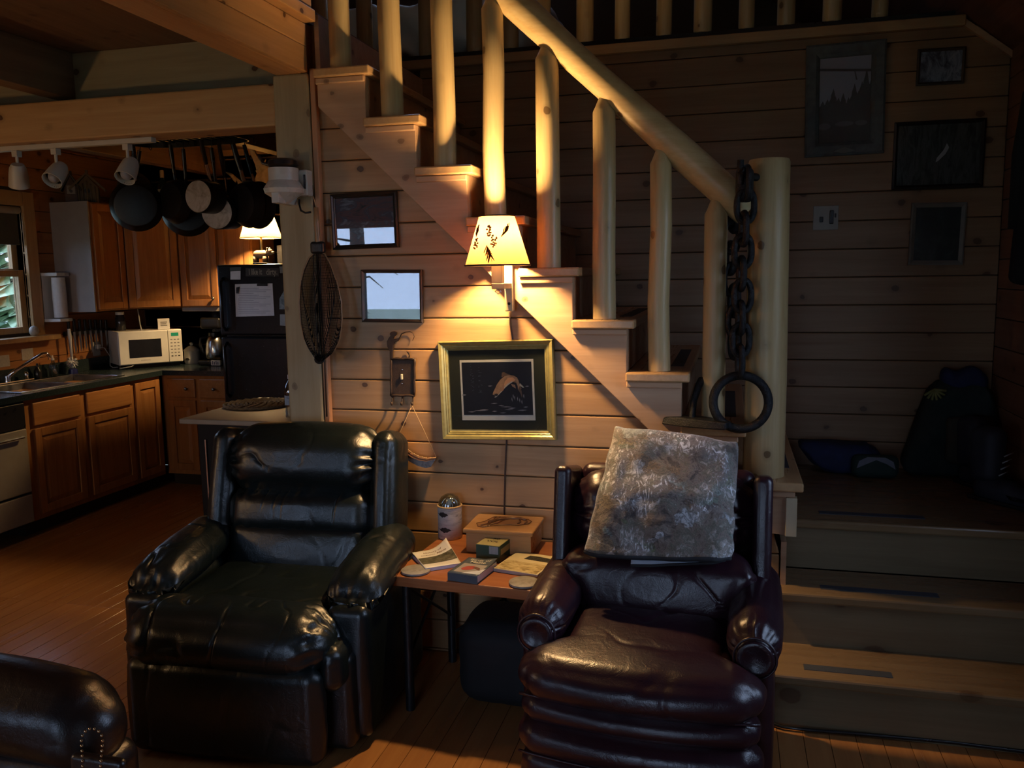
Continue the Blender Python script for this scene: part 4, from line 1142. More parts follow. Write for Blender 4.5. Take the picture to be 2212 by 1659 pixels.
pr_ = MB().box(-pw, pw, -.0100, -.0092, -ph + .012, ph).build('print', blotch('night_water', [(.006,.007,.013),(.010,.011,.018),(.014,.014,.02)], 8), o)
def P2(u, v, k=0): return (lerp(-pw, pw, u), -.0104 - .0003*k, lerp(-ph + .012, ph, v))
def fishpoly(pts, mat, name, k):
    MB().add([P2(u, v, k) for u, v in pts], [tuple(range(len(pts)))]).build(name, mat, pr_)
body = [(.43,.39),(.445,.44),(.47,.50),(.50,.58),(.55,.665),(.61,.73),(.68,.755),(.74,.745),(.79,.71),(.81,.65),(.825,.58),(.84,.52),(.85,.50),(.80,.47),(.795,.55),(.775,.61),(.73,.625),(.67,.575),(.62,.52),(.575,.455),(.53,.395),(.48,.335),(.455,.335),(.475,.37)]
fishpoly(body, blotch('trout_back', [(.22,.13,.07),(.42,.24,.13),(.58,.33,.17)], 40), 'trout_body', 1)
fishpoly([(.60,.57),(.62,.64),(.66,.70),(.73,.71),(.77,.66),(.73,.625),(.67,.575),(.62,.52)], plain('trout_flank', (.72,.36,.17), .6), 'trout_flank', 2)
fishpoly([(.455,.335),(.48,.335),(.53,.395),(.575,.455),(.62,.52),(.67,.575),(.73,.625),(.72,.64),(.65,.59),(.59,.51),(.54,.43),(.50,.375)], plain('trout_belly', (.55,.50,.40), .6), 'trout_belly', 3)
fishpoly([(.57,.715),(.58,.80),(.61,.81),(.66,.775),(.70,.76),(.63,.74)], plain('trout_fin', (.14,.08,.045), .6), 'trout_fin', 2)
fishpoly([(.56,.45),(.575,.56),(.60,.575),(.605,.50),(.58,.45)], plain('trout_fin2', (.42,.22,.12), .6), 'trout_fin', 4)
fishpoly([(.70,.59),(.72,.54),(.77,.50),(.76,.57)], plain('trout_fin2', (.42,.22,.12), .6), 'trout_fin', 4)
fishpoly([(.83,.60),(.89,.52),(.87,.515),(.82,.56)], plain('trout_belly', (.55,.50,.40), .6), 'trout_tail', 4)
fishpoly([(.83,.55),(.85,.45),(.86,.36),(.85,.33),(.835,.40),(.80,.48)], plain('trout_fin', (.14,.08,.045), .6), 'trout_tail', 4)
fishpoly([(.455,.40),(.50,.41),(.515,.38),(.49,.36),(.47,.37)], plain('trout_mouth', (.02,.012,.01), .6), 'trout_mouth', 5)
m = MB(); rd = random.Random(9)
for (u, v, L) in ((.45,.22,.10),(.55,.18,.09),(.62,.155,.16),(.70,.13,.12),(.25,.085,.22),(.12,.06,.12),(.45,.07,.08),(.57,.04,.10),(.85,.09,.14),(.90,.15,.07),(.66,.10,.14),(.40,.55,.07),(.93,.54,.06),(.30,.10,.14)):
    hgt = .008 + .006*rd.random()
    m.add([P2(u - L/2, v, 1), P2(u, v - hgt, 1), P2(u + L/2, v + .004, 1), P2(u, v + hgt, 1)], [(0,1,2,3)])
for (u, v) in ((.70,.30),(.74,.33),(.78,.31),(.81,.28),(.72,.36),(.84,.25),(.87,.36)):
    m.add([P2(u, v, 1), P2(u + .008, v + .04, 1), P2(u + .014, v - .005, 1), P2(u + .01, v - .05, 1)], [(0,1,2,3)])
m.build('water_glints', plain('water_glint', (.30,.27,.27), .6), pr_)
m = MB()
for i in range(46):
    cx, u, v = (.14, .26)[i % 2], 0, rd.uniform(.42, .97); u = cx + rd.uniform(-.03, .03)*(1.4 - v)
    m.add([P2(u - .012, v, 1), P2(u, v - .008, 1), P2(u + .013, v + .005, 1)], [(0,1,2)])
m.build('spruce_glints', plain('spruce_glint', (.07,.075,.085), .7), pr_)
fishpoly([(-.03,.38),(.02,.40),(.05,.385),(.02,.37)], plain('water_glint', (.30,.27,.27), .6), 'float', 2)
MB().box(-iw, iw, -.0125, -.012, -ih, ih).build('glass', PICGLASS, o)
# canoe river print and the mirror-like small picture
DKF = plain('dark_frame', (.022,.018,.014), .38, var=.2, scale=40)
c, w, h, rl = quadpx([(711, 420), (856, 412), (862, 534), (722, 540)], WY - .012)
o, fr = framed('picture', 'dark framed river print hanging below the stringer beside the fishing net', (c.x, WY - .001, c.z), w, h, [(0, 0), (0, .014), (.006, .018), (.012, .012), (.015, .014), (.019, .008)], DKF, roll=rl)
MB().box(-w/2 + .018, w/2 - .018, -.006, -.004, -h/2 + .018, h/2 - .018).build('print', blotch('river_print', [(.02,.025,.03),(.06,.07,.08),(.20,.10,.10),(.10,.10,.13),(.30,.30,.35),(.11,.12,.15)], 11, (1,1,2.2), .6), o)
MB().box(-w/2 + .018, w/2 - .018, -.0095, -.009, -h/2 + .018, h/2 - .018).build('glass', PICGLASS, o)
c, w, h, rl = quadpx([(782, 583), (914, 582), (912, 698), (780, 695)], WY - .012)
o, fr = framed('picture', 'small framed picture whose glass mirrors a bright window and trees', (c.x, WY - .001, c.z), w, h, [(0, 0), (0, .014), (.005, .018), (.011, .012), (.015, .008)], plain('walnut_frame', (.06,.04,.028), .4, var=.15), roll=rl)
MB().box(-w/2 + .014, w/2 - .014, -.006, -.004, -h/2 + .014, h/2 - .014).build('print', blotch('dim_print', [(.02,.025,.035),(.05,.06,.075)], 9), o)
MB().box(-w/2 + .014, w/2 - .014, -.0095, -.009, -h/2 + .014, h/2 - .014).build('glass', PICGLASS, o)
# pictures on the wall above the landing
c, w, h, rl = quadpx([(1740, 100), (1913, 84), (1912, 330), (1740, 340)], BY - .015)
o, fr = framed('picture', 'tall blue grey rustic frame around a misty spruce skyline photo', (c.x, BY - .001, c.z), w, h, [(0, 0), (0, .02), (.01, .026), (.045, .024), (.06, .014), (.064, .008)], plain('bluegrey_wood', (.10,.115,.12), .7, var=.25, scale=30), roll=rl)
iw, ih = w/2 - .060, h/2 - .060
ph_ = MB().box(-iw, iw, -.006, -.004, -ih, ih).build('print', plain('misty_sky', (.34,.34,.42), .5, var=.03, scale=4), o)
m = MB(); rd = random.Random(2)
def tri(u, v0, wd, ht):
    y = -.0066
    pts = []
    for i in range(7):
        t = i/6; pts.append((u + wd*(1 - t)*(1 + .25*(i % 2)), v0 + ht*t))
    for i in range(6, -1, -1):
        t = i/6; pts.append((u - wd*(1 - t)*(1 + .25*((i+1) % 2)), v0 + ht*t))
    m.add([(lerp(-iw, iw, min(1, max(0, a))), y - .00002*len(m.f), lerp(-ih, ih, min(1, max(0, b)))) for a, b in pts], [tuple(range(14))])
for (u, ht, wd) in ((.08,.10,.07),(.17,.12,.08),(.28,.24,.10),(.38,.13,.08),(.47,.18,.08),(.57,.13,.06),(.68,.28,.11),(.82,.30,.12),(.90,.44,.13),(.98,.30,.1),(.76,.2,.1)): tri(u, .40, wd, ht)
m.add([(-iw, -.0066, lerp(-ih, ih, 0)), (iw, -.0066, lerp(-ih, ih, 0)), (iw, -.0066, lerp(-ih, ih, .43)), (-iw, -.0066, lerp(-ih, ih, .43))], [(0,1,2,3)])
m.build('spruce_skyline', plain('spruce_ink', (.012,.014,.014), .7), ph_)
m = MB()
for (u, v, a, b) in ((.12,.20,.12,.04),(.50,.22,.18,.03),(.82,.22,.12,.03)):
    m.add([(lerp(-iw, iw, u + a*math.cos(t)), -.0074, lerp(-ih, ih, v + b*math.sin(t))) for t in [2*PI*i/12 for i in range(12)]], [tuple(range(12))])
m.build('snow_patch', plain('snow_grey', (.09,.09,.10), .7), ph_)
m = MB().add([(-iw, -.0072, ih*.70), (iw, -.0072, ih*.60), (iw, -.0072, ih*.66), (-iw, -.0072, ih*.76)], [(0,1,2,3)]).add([(iw*.34, -.0072, ih*.64), (iw*.38, -.0072, ih*.64), (iw*.46, -.0072, ih*.44), (iw*.40, -.0072, ih*.44)], [(0,1,2,3)])
m.build('cable', plain('cable_ink', (.03,.03,.035), .7), ph_)
MB().box(-iw, iw, -.0095, -.009, -ih, ih).build('glass', PICGLASS, o)
MB().prism([(-.05, -h/2 + .018), (0, -h/2 + .035), (.05, -h/2 + .018), (0, -h/2 + .008)], 'y', -.029, -.024).build('ornament', plain('bluegrey_wood2', (.15,.165,.165), .7), o)
c, w, h, rl = quadpx([(1981, 107), (2085, 100), (2085, 180), (1981, 185)], BY - .01)
o, fr = framed('picture', 'small dark frame with a pale blue winter photo near the roof', (c.x, BY - .001, c.z), w, h, [(0, 0), (0, .012), (.006, .015), (.014, .008)], plain('brown_frame', (.05,.035,.025), .5), roll=rl)
MB().box(-w/2 + .013, w/2 - .013, -.006, -.004, -h/2 + .013, h/2 - .013).build('print', blotch('winter_print', [(.03,.03,.04),(.08,.09,.12),(.28,.32,.40),(.10,.12,.17)], 22, (1,1,.6), .5), o)
c, w, h, rl = quadpx([(1931, 264), (2127, 256), (2127, 402), (1928, 411)], BY - .01)
o, fr = framed('picture', 'wide black framed dark woodland picture with a white bird', (c.x, BY - .001, c.z), w, h, [(0, 0), (0, .014), (.008, .018), (.018, .008)], plain('black_frame', (.012,.011,.011), .5), roll=rl)
wp = MB().box(-w/2 + .017, w/2 - .017, -.006, -.004, -h/2 + .017, h/2 - .017).build('print', blotch('woodland_print', [(.012,.014,.012),(.03,.034,.03),(.07,.075,.07),(.03,.033,.03)], 14, (3,1,.7), .5), o)
MB().prism([(-.01, -.035), (.0, -.03), (.03, .0), (.045, .03), (.035, .05), (.022, .02), (-.005, -.015)], 'y', -.0068, -.0062).build('bird', plain('bird_white', (.35,.35,.36), .7), wp)
c, w, h, rl = quadpx([(1968, 438), (2087, 437), (2082, 572), (1963, 573)], BY - .01)
o, fr = framed('picture', 'small pale framed dark portrait picture below the wide black frame', (c.x, BY - .001, c.z), w, h, [(0, 0), (0, .012), (.007, .015), (.022, .008)], plain('pale_frame', (.20,.19,.165), .6, var=.15), roll=rl)
MB().box(-w/2 + .021, w/2 - .021, -.006, -.004, -h/2 + .021, h/2 - .021).build('print', blotch('portrait_print', [(.015,.02,.02),(.03,.036,.035),(.07,.078,.075)], 9, rough=.4), o)
# pale switch plate by the landing
c, w, h, rl = quadpx([(1757, 445), (1811, 444), (1811, 496), (1756, 497)], BY - .004)
sw = thing('switch_plate', 'pale double switch plate on the wall above the landing', 'light switch', (c.x, BY - .0005, c.z))
MB().box(-w/2, w/2, -.006, 0, -h/2, h/2).build('plate', plain('plate_ivory', (.34,.32,.28), .5, var=.05), sw, bevel=.002)
MB().rbox((-.02, -.010, -.008), (.016, .010, .026), .003, 2).build('switch', BLACKP, sw)
MB().rbox((.026, -.012, .002), (.018, .014, .066), .004, 2).build('dimmer', BLACKP, sw)
MB().box(.04, .048, -.0068, -.006, .0, .02).build('mark', BLACKP, sw)

# ------------------------------------------------------------------ fisherman switch plate with hooks
def cr5(x, y, yy=WY - .006): return onY(820 + x/5.186, 700 + y/5.186, yy)
RUST = plain('brown_cast_iron', (.045,.026,.018), .55, .3, var=.3, scale=60, bump=.4)
a, b = cr5(128, 385), cr5(392, 800)
sp = thing('switch_plate', 'dark cast switch plate with a fisherman figure and key hooks', 'light switch', ((a.x + b.x)/2, WY - .001, (a.z + b.z)/2))
MB().box(a.x, b.x, WY - .008, WY - .001, b.z, a.z).build('plate', RUST, sp, world=True, bevel=.002)
m = MB()
for (p, q) in (((128, 385), (130, 800)), ((392, 385), (388, 800)), ((125, 390), (395, 390)), ((128, 800), (395, 800))):
    pts = [cr5(lerp(p[0], q[0], t/8) + 3*math.sin(t*2.1), lerp(p[1], q[1], t/8) + 3*math.cos(t*1.7), WY - .010) for t in range(9)]
    m.tube(pts, .0052, 8)
m.build('twig_border', RUST, sp, smooth=True, world=True)
man = [(118,105),(135,86),(165,80),(198,95),(192,120),(168,140),(160,165),(205,165),(228,148),(236,156),(212,190),(175,200),(158,235),(155,300),(152,385),(120,385),(118,300),(92,250),(86,195),(105,160),(128,130)]
MB().prism([(cr5(x, y).x, cr5(x, y).z) for x, y in man], 'y', WY - .014, WY - .004).build('fisherman', RUST, sp, world=True, bevel=.003)
m = MB().tube([cr5(x, y, WY - .010) for x, y in ((222,158),(245,110),(290,90),(340,85),(375,103),(388,140),(370,185))], [.0026,.0024,.002,.0018,.0016,.0014,.0012], 6)
m.build('rod', RUST, sp, smooth=True, world=True)
MB().prism([(cr5(x, y).x, cr5(x, y).z) for x, y in ((300,302),(335,318),(345,362),(325,385),(330,345))], 'y', WY - .012, WY - .005).build('fish', RUST, sp, world=True, bevel=.002)
for hx in (143, 252, 372):
    m = MB().tube([cr5(hx + 2, 800, WY - .008), cr5(hx, 860, WY - .010), cr5(hx - 2, 905, WY - .016), cr5(hx - 10, 905, WY - .030), cr5(hx - 16, 875, WY - .034)], .0035, 8)
    m.build('hook', RUST, sp, smooth=True, world=True)
IVORY = plain('ivory_toggle', (.62,.55,.40), .4)
c = cr5(252, 590, WY - .010)
MB().box(c.x - .0035, c.x + .0035, WY - .018, WY - .008, c.z - .011, c.z + .011).build('toggle', IVORY, sp, world=True, bevel=.001)
for yy in (510, 668):
    c = cr5(252, yy, WY - .008); MB().ball((c.x, WY - .0085, c.z), (.003, .0015, .003), 8, 6).build('screw', CHROME, sp, smooth=True, world=True)
# curved bark and fur hanging from the right hook
hn = thing('hanging_horn', 'curved bark and fur ornament hung by a cord from the switch plate hook', 'ornament', tuple(cr5(470, 1500, WY - .03)))
TW = plain('twine', (.42,.27,.13), .8)
hk = cr5(364, 912, WY - .028)
le, re_ = cr5(212, 1250, WY - .03), cr5(632, 1490, WY - .03)
m = MB().tube([hk, hk.lerp(re_, .5) + Vector((.001,0,0)), re_], .0013, 6).tube([hk, le, cr5(170, 1310, WY - .03)], .0013, 6); m.build('cord', TW, hn, smooth=True, world=True)
up = [(180,1260),(240,1330),(300,1385),(370,1440),(450,1480),(530,1495),(630,1490)]
midl = [(150,1340),(210,1390),(270,1430),(350,1490),(430,1525),(520,1540),(625,1515)]
lowr = [(140,1400),(200,1450),(258,1480),(340,1545),(430,1590),(520,1615),(575,1600)]
def strip(A, B, ya, yb, name, mat):
    n = len(A); m = MB()
    v = [cr5(*q, ya) for q in A] + [cr5(*q, yb) for q in B] + [cr5(*q, ya + .02) for q in A] + [cr5(*q, yb + .02) for q in B]
    f = [(i, i+1, n+i+1, n+i) for i in range(n-1)] + [(2*n+i, 3*n+i, 3*n+i+1, 2*n+i+1) for i in range(n-1)] + [(i, 2*n+i, 2*n+i+1, i+1) for i in range(n-1)] + [(n+i, n+i+1, 3*n+i+1, 3*n+i) for i in range(n-1)]
    f += [(n-1, 3*n-1, 4*n-1, 2*n-1), (0, n, 3*n, 2*n)]
    return m.add(v, f).build(name, mat, hn, smooth='auto', world=True)
strip(up, midl, WY - .035, WY - .04, 'bark_band', plain('bark_brown', (.30,.14,.065), .7, var=.2, scale=40))
strip(midl, lowr, WY - .036, WY - .032, 'fur_band', blotch('white_fur', [(.10,.09,.09),(.40,.37,.35),(.52,.48,.45)], 40, rough=.9))
m = MB()
for i in range(12):
    t = i/11*(len(up) - 1.01); k = int(t); u = t - k
    p = Vector((lerp(up[k][0], up[k+1][0], u), lerp(up[k][1], up[k+1][1], u), 0)); q = Vector((lerp(midl[k][0], midl[k+1][0], u), lerp(midl[k][1], midl[k+1][1], u), 0))
    m.tube([cr5(p.x, p.y - 3, WY - .037), cr5(lerp(p.x, q.x, .55), lerp(p.y, q.y, .55), WY - .042)], .0014, 5)
m.tube([cr5(x, y + 8, WY - .040) for x, y in up], .0014, 5)
m.build('lacing', TW, hn, smooth=True, world=True)

# ------------------------------------------------------------------ landing net, wall box and white lantern on the timber post
NY = 3.165
nt = thing('fishing_net', 'wooden landing net with dark mesh hanging on the timber post', 'fishing net', tuple(onY(693, 660, NY)))
HOOPW = wood('hoop_wood', (.42,.26,.13), (.30,.17,.08), 'z', knot=0, rough=.35)
def N(x, y, yy=NY): return onY(x, y, yy)
hoop = [(688,545),(700,548),(713,572),(727,610),(736,650),(738,690),(733,730),(722,755),(711,763),(690,768),(672,755),(658,730),(650,695),(647,655),(649,620),(656,585),(668,558),(680,547)]
MB().tube([N(*q) for q in hoop], .0055, 8, closed=True).build('hoop', HOOPW, nt, smooth=True, world=True)
MB().tube([N(683, 448), N(684, 480), N(687, 520), N(689, 546)], [.009, .012, .011, .010], 10).build('handle', HOOPW, nt, smooth=True, world=True)
MB().rbox(N(687, 535), (.062, .03, .05), .012, 4).build('grip_wrap', BLACK, nt, smooth=True, world=True)
def netmat():
    t = NT('net_mesh'); t.n.remove(t.b)
    v = t.coords((1,1,1), False)
    sx = t.n.new('ShaderNodeSeparateXYZ'); t.link(v, sx.inputs[0])
    a = t.math('PINGPONG', sx.outputs[0], .0022); b = t.math('PINGPONG', sx.outputs[2], .0022)
    k = t.math('LESS_THAN', t.math('MINIMUM', a, b), .0009)
    tr = t.node('ShaderNodeBsdfTransparent'); df = t.node('ShaderNodeBsdfDiffuse'); df.inputs[0].default_value = (.008,.007,.006,1)
    mx = t.node('ShaderNodeMixShader'); t.link(k, mx.inputs[0]); t.link(tr.outputs[0], mx.inputs[1]); t.link(df.outputs[0], mx.inputs[2]); t.link(mx.outputs[0], t.out.inputs[0])
    return t.m
NET = netmat()
ctr = Vector((693, 655, 0))
def netfn(front):
    def fn(u, v):
        k = v; a = u*len(hoop); i = int(a) % len(hoop); j = (i+1) % len(hoop); f = a - int(a)
        hx, hy = lerp(hoop[i][0], hoop[j][0], f), lerp(hoop[i][1], hoop[j][1], f)
        tx, ty = 690 + (hx - 690)*.12, 782 - max(0, 700 - hy)*.06
        sag = k**1.4
        x = lerp(hx, tx, sag); y = lerp(hy, ty, k**.9*.98)
        fold = .010*math.sin(u*46)*math.sin(PI*k)
        return N(x, y, NY - .005 - .05*math.sin(PI*k*.8)*front + fold)
    return fn
MB().grid(netfn(1.0), 72, 16).build('net_bag', NET, nt, smooth=True, world=True)
m = MB()
for u in (.02, .16, .30, .47, .63, .80, .93):
    g = netfn(1.05); m.tube([g(u, k/12) for k in range(13)], .002, 5)
m.ball(N(690, 776, NY - .02), (.022, .02, .02), 10, 8)
m.build('net_folds', plain('net_black', (.008,.007,.006), .9), nt, smooth=True, world=True)
MB().tube([N(683, 449), N(679, 432), N(676, 424)], .002, 6).build('hang_cord', TW, nt, smooth=True, world=True)

LY = 3.12
ln = thing('lantern', 'white enamel lantern with a black cap fixed to the timber post', 'lantern', tuple(onY(613, 440, LY)))
def L(x, y): return onY(x, y, LY)
ENAM = plain('white_enamel', (.52,.50,.45), .28, var=.05)
c0 = L(613, 391); up1 = L(613, 364).z; cap1 = L(613, 344).z; b1z = L(613, 418).z; b2z = L(613, 441).z
CX = c0.x; K = (L(642, 380).x - L(584, 380).x)/2
MB().lathe([(.012, b2z), (K*.55, lerp(b2z, b1z, .35)), (K*1.28, b1z), (K*1.36, lerp(b1z, c0.z, .35)), (K*1.05, c0.z - .002), (K, c0.z), (K, up1)], 30, (CX, LY, 0)).build('body', ENAM, ln, smooth='auto', world=True)
MB().lathe([(K*.86, up1), (K*1.02, up1 + .012), (K*.98, lerp(up1, cap1, .8)), (K*.80, cap1), (0, cap1 + .002)], 26, (CX, LY, 0)).tube([(CX - K*.7, LY, up1 + .012), (CX - K*1.5, LY, up1 + .025), (CX - K*1.75, LY, up1 + .055)], .006, 8).build('cap', BLACKP, ln, smooth='auto', world=True)
q0, q1 = L(605, 413), L(622, 441)
MB().box(q0.x, q1.x, LY - K*1.2, LY + .08, q1.z, q0.z).build('bracket', ENAM, ln, world=True, bevel=.003)
q0, q1 = onY(646, 368, 3.17), onY(670, 423, 3.17)
bxw = thing('wall_box', 'white switch box on the timber post beside the lantern', 'electrical box', ((q0.x + q1.x)/2, 3.18, q1.z))
MB().box(q0.x, q1.x, 3.150, 3.199, q1.z, q0.z).build('box_body', ENAM, bxw, world=True, bevel=.006)
MB().box(q1.x - .014, q1.x - .006, 3.143, 3.150, lerp(q1.z, q0.z, .25), lerp(q1.z, q0.z, .8)).build('rocker', BLACKP, bxw, world=True, bevel=.002)
hk2 = thing('wall_hook', 'black iron hook on the timber post below the white box', 'hook', tuple(onY(660, 445, 3.18)))
MB().tube([onY(646, 432, 3.195), onY(646, 440, 3.17), onY(650, 455, 3.16), onY(660, 460, 3.155), onY(671, 458, 3.15)], .004, 8).build('bar', BLACK, hk2, smooth=True, world=True)
cd_ = MB().tube([onY(675, 400, WY - .034), onY(684, 520, WY - .034), onY(700, 760, WY - .033), onY(706, 900, WY - .033)], .003, 6).build('power_cable', CORDM, smooth=True)
tag(cd_, 'thin brown cord running down the corner trim beside the timber post', 'cord')

# ------------------------------------------------------------------ bags, shoes and coat about the landing
LZ = .616
BLUE = plain('blue_canvas', (.012,.018,.065), .85, var=.25, scale=30)
OLIVE = blotch('olive_canvas', [(.012,.020,.020),(.022,.032,.030),(.035,.045,.042)], 8, rough=.9)
a = onZ(2035, 1012, LZ)
bp = thing('backpack', 'olive and blue canvas pack leaning on the wall at the landing', 'bag', (a.x, BY - .12, LZ))
def packfn(p, q):
    t = (p.z + 1)/2; o = q.copy()
    o.x *= lerp(1.12, .62, t**1.3); o.x += .035*t; o.y += .04*t
    return o + Vector((1,1,.5))*.012*noise.noise(q*9)
MB().rbox((.0, 0, .225), (.40, .19, .45), .07, (14, 8, 14), packfn, rs=4).build('pack_body', OLIVE, bp, smooth=True)
MB().rbox((.045, .02, .46), (.20, .12, .10), .045, 8, lambda p, q: q + Vector((0, 0, .012*math.sin(p.x*5)))).build('pack_collar', BLUE, bp, smooth=True)
MB().rbox((.05, -.11, .19), (.20, .05, .22), .024, 8, lambda p, q: q + Vector((1,1,1))*.006*noise.noise(q*14)).build('pocket', plain('brown_canvas', (.035,.03,.022), .9), bp, smooth=True)
m = MB()
for i in range(7):
    an = -2.6 + i*.42; m.tube([(-.10, -.075, .42), (-.10 + .05*math.cos(an), -.085, .42 + .05*math.sin(an))], .006, 6)
m.build('yellow_tassel', plain('yellow_cord', (.20,.19,.06), .8), bp, smooth=True)
a = onZ(1825, 1008, LZ)
sb_ = thing('stuff_bag', 'flat blue cloth bag with a green mountain pouch on the landing', 'bag', (a.x, BY - .13, LZ))
MB().rbox((-.02, 0, .075), (.40, .17, .15), .05, (14, 7, 7), lambda p, q: q*(1 - .12*abs(p.x)**3) + Vector((-.05*p.z, 0, .014*noise.noise(q*10)))).build('bag_body', BLUE, sb_, smooth=True)
MB().rbox((.105, -.10, .055), (.21, .07, .11), .034, 8).build('pouch', plain('green_pouch', (.012,.03,.025), .8), sb_, smooth=True)
MB().prism([(.02, .05), (.03, .085), (.065, .105), (.145, .105), (.18, .085), (.19, .05), (.15, .075), (.105, .092), (.06, .07)], 'y', -.140, -.134).build('mountain_patch', plain('patch_white', (.16,.16,.20), .7), sb_)
DKB = plain('dark_boot', (.016,.016,.024), .7, var=.3)
for i, (px, lab) in enumerate((((2155, 1052), 'dark navy boot against the right wall on the landing'), ((2200, 1085), 'dark navy boot with pale lacing at the edge of the landing'))):
    a = onZ(*px, LZ); a.x = min(a.x, 1.10)
    bt = thing('boot', lab, 'boot', (a.x, a.y, LZ), .5 + .2*i, 'boots on the landing')
    MB().rbox((0, -.05, .05), (.10, .28, .10), .045, 8, lambda p, q: q + Vector((0, 0, -.02*(1 if p.y < -.3 else 0)*(p.z > 0)))).build('foot', DKB, bt, smooth=True)
    MB().rbox((0, .045, .19), (.105, .13, .24), .045, 8, lambda p, q: q*(1 + .04*p.z)).build('shaft', DKB, bt, smooth=True)
    MB().rbox((0, -.05, .008), (.106, .29, .016), .006, 3).build('sole', BLACKP, bt)
    m = MB()
    for k in range(4): m.tube([(-.03, -.03 - .006*k, .12 + .028*k), (.03, -.028 - .006*k, .13 + .028*k)], .003, 5)
    m.build('lace', plain('pale_lace', (.30,.29,.30), .8), bt, smooth=True)
ct = thing('coat', 'black coat hanging on the right wall beside the pictures', 'coat', (RX - .002, 3.74, 2.05))
def coat(p, q):
    t = (p.z + 1)/2
    return Vector((q.x*(.6 + .5*(1 - t)), q.y*(.75 + .35*(1 - t)), q.z)) + Vector((.012*math.sin(q.y*40), .01*noise.noise(q*8), 0))
MB().rbox((-.045, 0, -.10), (.08, .50, .86), .038, (6, 22, 16), coat).build('coat_body', plain('black_cloth', (.010,.013,.013), .9, var=.3), ct, smooth=True)
for s in (-1, 1):
    MB().tube([(-.05, s*.17, .24), (-.06, s*.22, .0), (-.06, s*.23, -.30)], [.04, .042, .038], 12).build('sleeve', plain('black_cloth', (.010,.013,.013), .9), ct, smooth=True)
MB().tube([(.0, 0, .33), (-.05, 0, .33), (-.06, 0, .36)], .008, 8).build('peg', BLACK, ct, smooth=True)
fc = MB().tube([onZ(1560, 1545, .012), onZ(1660, 1560, .012), onZ(1690, 1570, .012), onZ(1750, 1577, .012), onZ(1850, 1585, .012), onZ(1950, 1594, .012), onZ(2060, 1604, .012), onZ(2212, 1624, .012), onZ(2300, 1635, .012)], .006, 8).build('power_cable', BLACKP, smooth=True)
tag(fc, 'black cable along the floor at the foot of the lowest step', 'cord')

# ------------------------------------------------------------------ kitchen cabinets
def frame_mat(o, ux, un):
    ux = Vector(ux).normalized(); un = Vector(un).normalized(); uz = Vector((0,0,1))
    return Matrix(((ux.x, uz.x, un.x, o[0]), (ux.y, uz.y, un.y, o[1]), (ux.z, uz.z, un.z, o[2]), (0,0,0,1)))
def cab_door(parent, M, w, h, name='door', drawer=False, knob=None):
    """raised panel door: local x along the face, y up, z out"""
    s = .052 if not drawer else .018; m = MB()
    if drawer:
        m.box(0, w, 0, h, 0, .016)
        d = m.xf(M).build(name, OAK_H, parent, world=True, bevel=.006)
    else:
        m.box(0, s, 0, h, 0, .018).box(w - s, w, 0, h, 0, .018).box(s, w - s, 0, s, 0, .018).box(s, w - s, h - s, h, 0, .018)
        d = m.xf(M).build(name, OAK, parent, world=True, bevel=.003)
        p = MB(); x0, x1, y0, y1 = s + .001, w - s - .001, s + .001, h - s - .001; e = min(.032, (x1 - x0)*.22)
        v = [(x0,y0,.006),(x1,y0,.006),(x1,y1,.006),(x0,y1,.006),(x0+e,y0+e,.015),(x1-e,y0+e,.015),(x1-e,y1-e,.015),(x0+e,y1-e,.015)]
        p.add(v, [(4,5,6,7),(0,1,5,4),(1,2,6,5),(2,3,7,6),(3,0,4,7)])
        p.xf(M).build('panel', OAK, d, world=True)
    if knob:
        KN = plain('pewter', (.25,.24,.23), .35, .9)
        k = MB().lathe([(.005, 0), (.005, .012), (.014, .018), (.010, .026), (0, .028)], 14, (knob[0], knob[1], .016))
        k.xf(M).build('knob', KN, d, smooth=True, world=True)
    return d
TOE = .10; CT = .872
FX = -4.22
# left run, faces +X; local x along -Y reversed so that the frame stays right-handed
def left_unit(name, label, y0, y1, doors, drawers=True):
    c = thing(name, label, 'cabinet', (KX + .3, (y0 + y1)/2, 0))
    MB().box(KX + .001, FX, y0, y1 - .001, TOE, CT - .001).build('body', OAK, c, world=True)
    MB().box(KX + .001, FX - .07, y0, y1 - .001, 0, TOE).build('toe_kick', DARKBACK, c, world=True)
    for (a, b) in doors:
        M = frame_mat((FX, a, TOE + .035), (0, 1, 0), (1, 0, 0))
        if drawers:
            cab_door(c, M, b - a, .545)
            cab_door(c, frame_mat((FX, a, TOE + .60), (0, 1, 0), (1, 0, 0)), b - a, .145, 'drawer_front', True)
        else: cab_door(c, M, b - a, .71)
    return c
left_unit('base_cabinet', 'oak sink base cabinet with two doors under the kitchen window', 4.24, 5.205, [(4.29, 4.69), (4.75, 5.19)])
left_unit('base_cabinet', 'narrow oak base cabinet with one tall door in the kitchen corner', 5.206, 5.53, [(5.235, 5.505)], False)
bc = thing('base_cabinet', 'oak base cabinet with drawers beside the black fridge', 'cabinet', (-3.9, 5.9, 0))
FY = 5.56
MB().box(-4.219, -3.575, FY, KY - .001, TOE, CT - .001).build('body', OAK, bc, world=True)
MB().box(-4.219, -3.575, FY + .07, KY - .001, 0, TOE).build('toe_kick', DARKBACK, bc, world=True)
for (a, b) in ((-4.17, -3.925), (-3.885, -3.595)):
    cab_door(bc, frame_mat((a, FY, TOE + .035), (1, 0, 0), (0, -1, 0)), b - a, .545)
    cab_door(bc, frame_mat((a, FY, TOE + .60), (1, 0, 0), (0, -1, 0)), b - a, .145, 'drawer_front', True, ((b - a)*.72 if a < -4 else (b - a)*.45, .07))
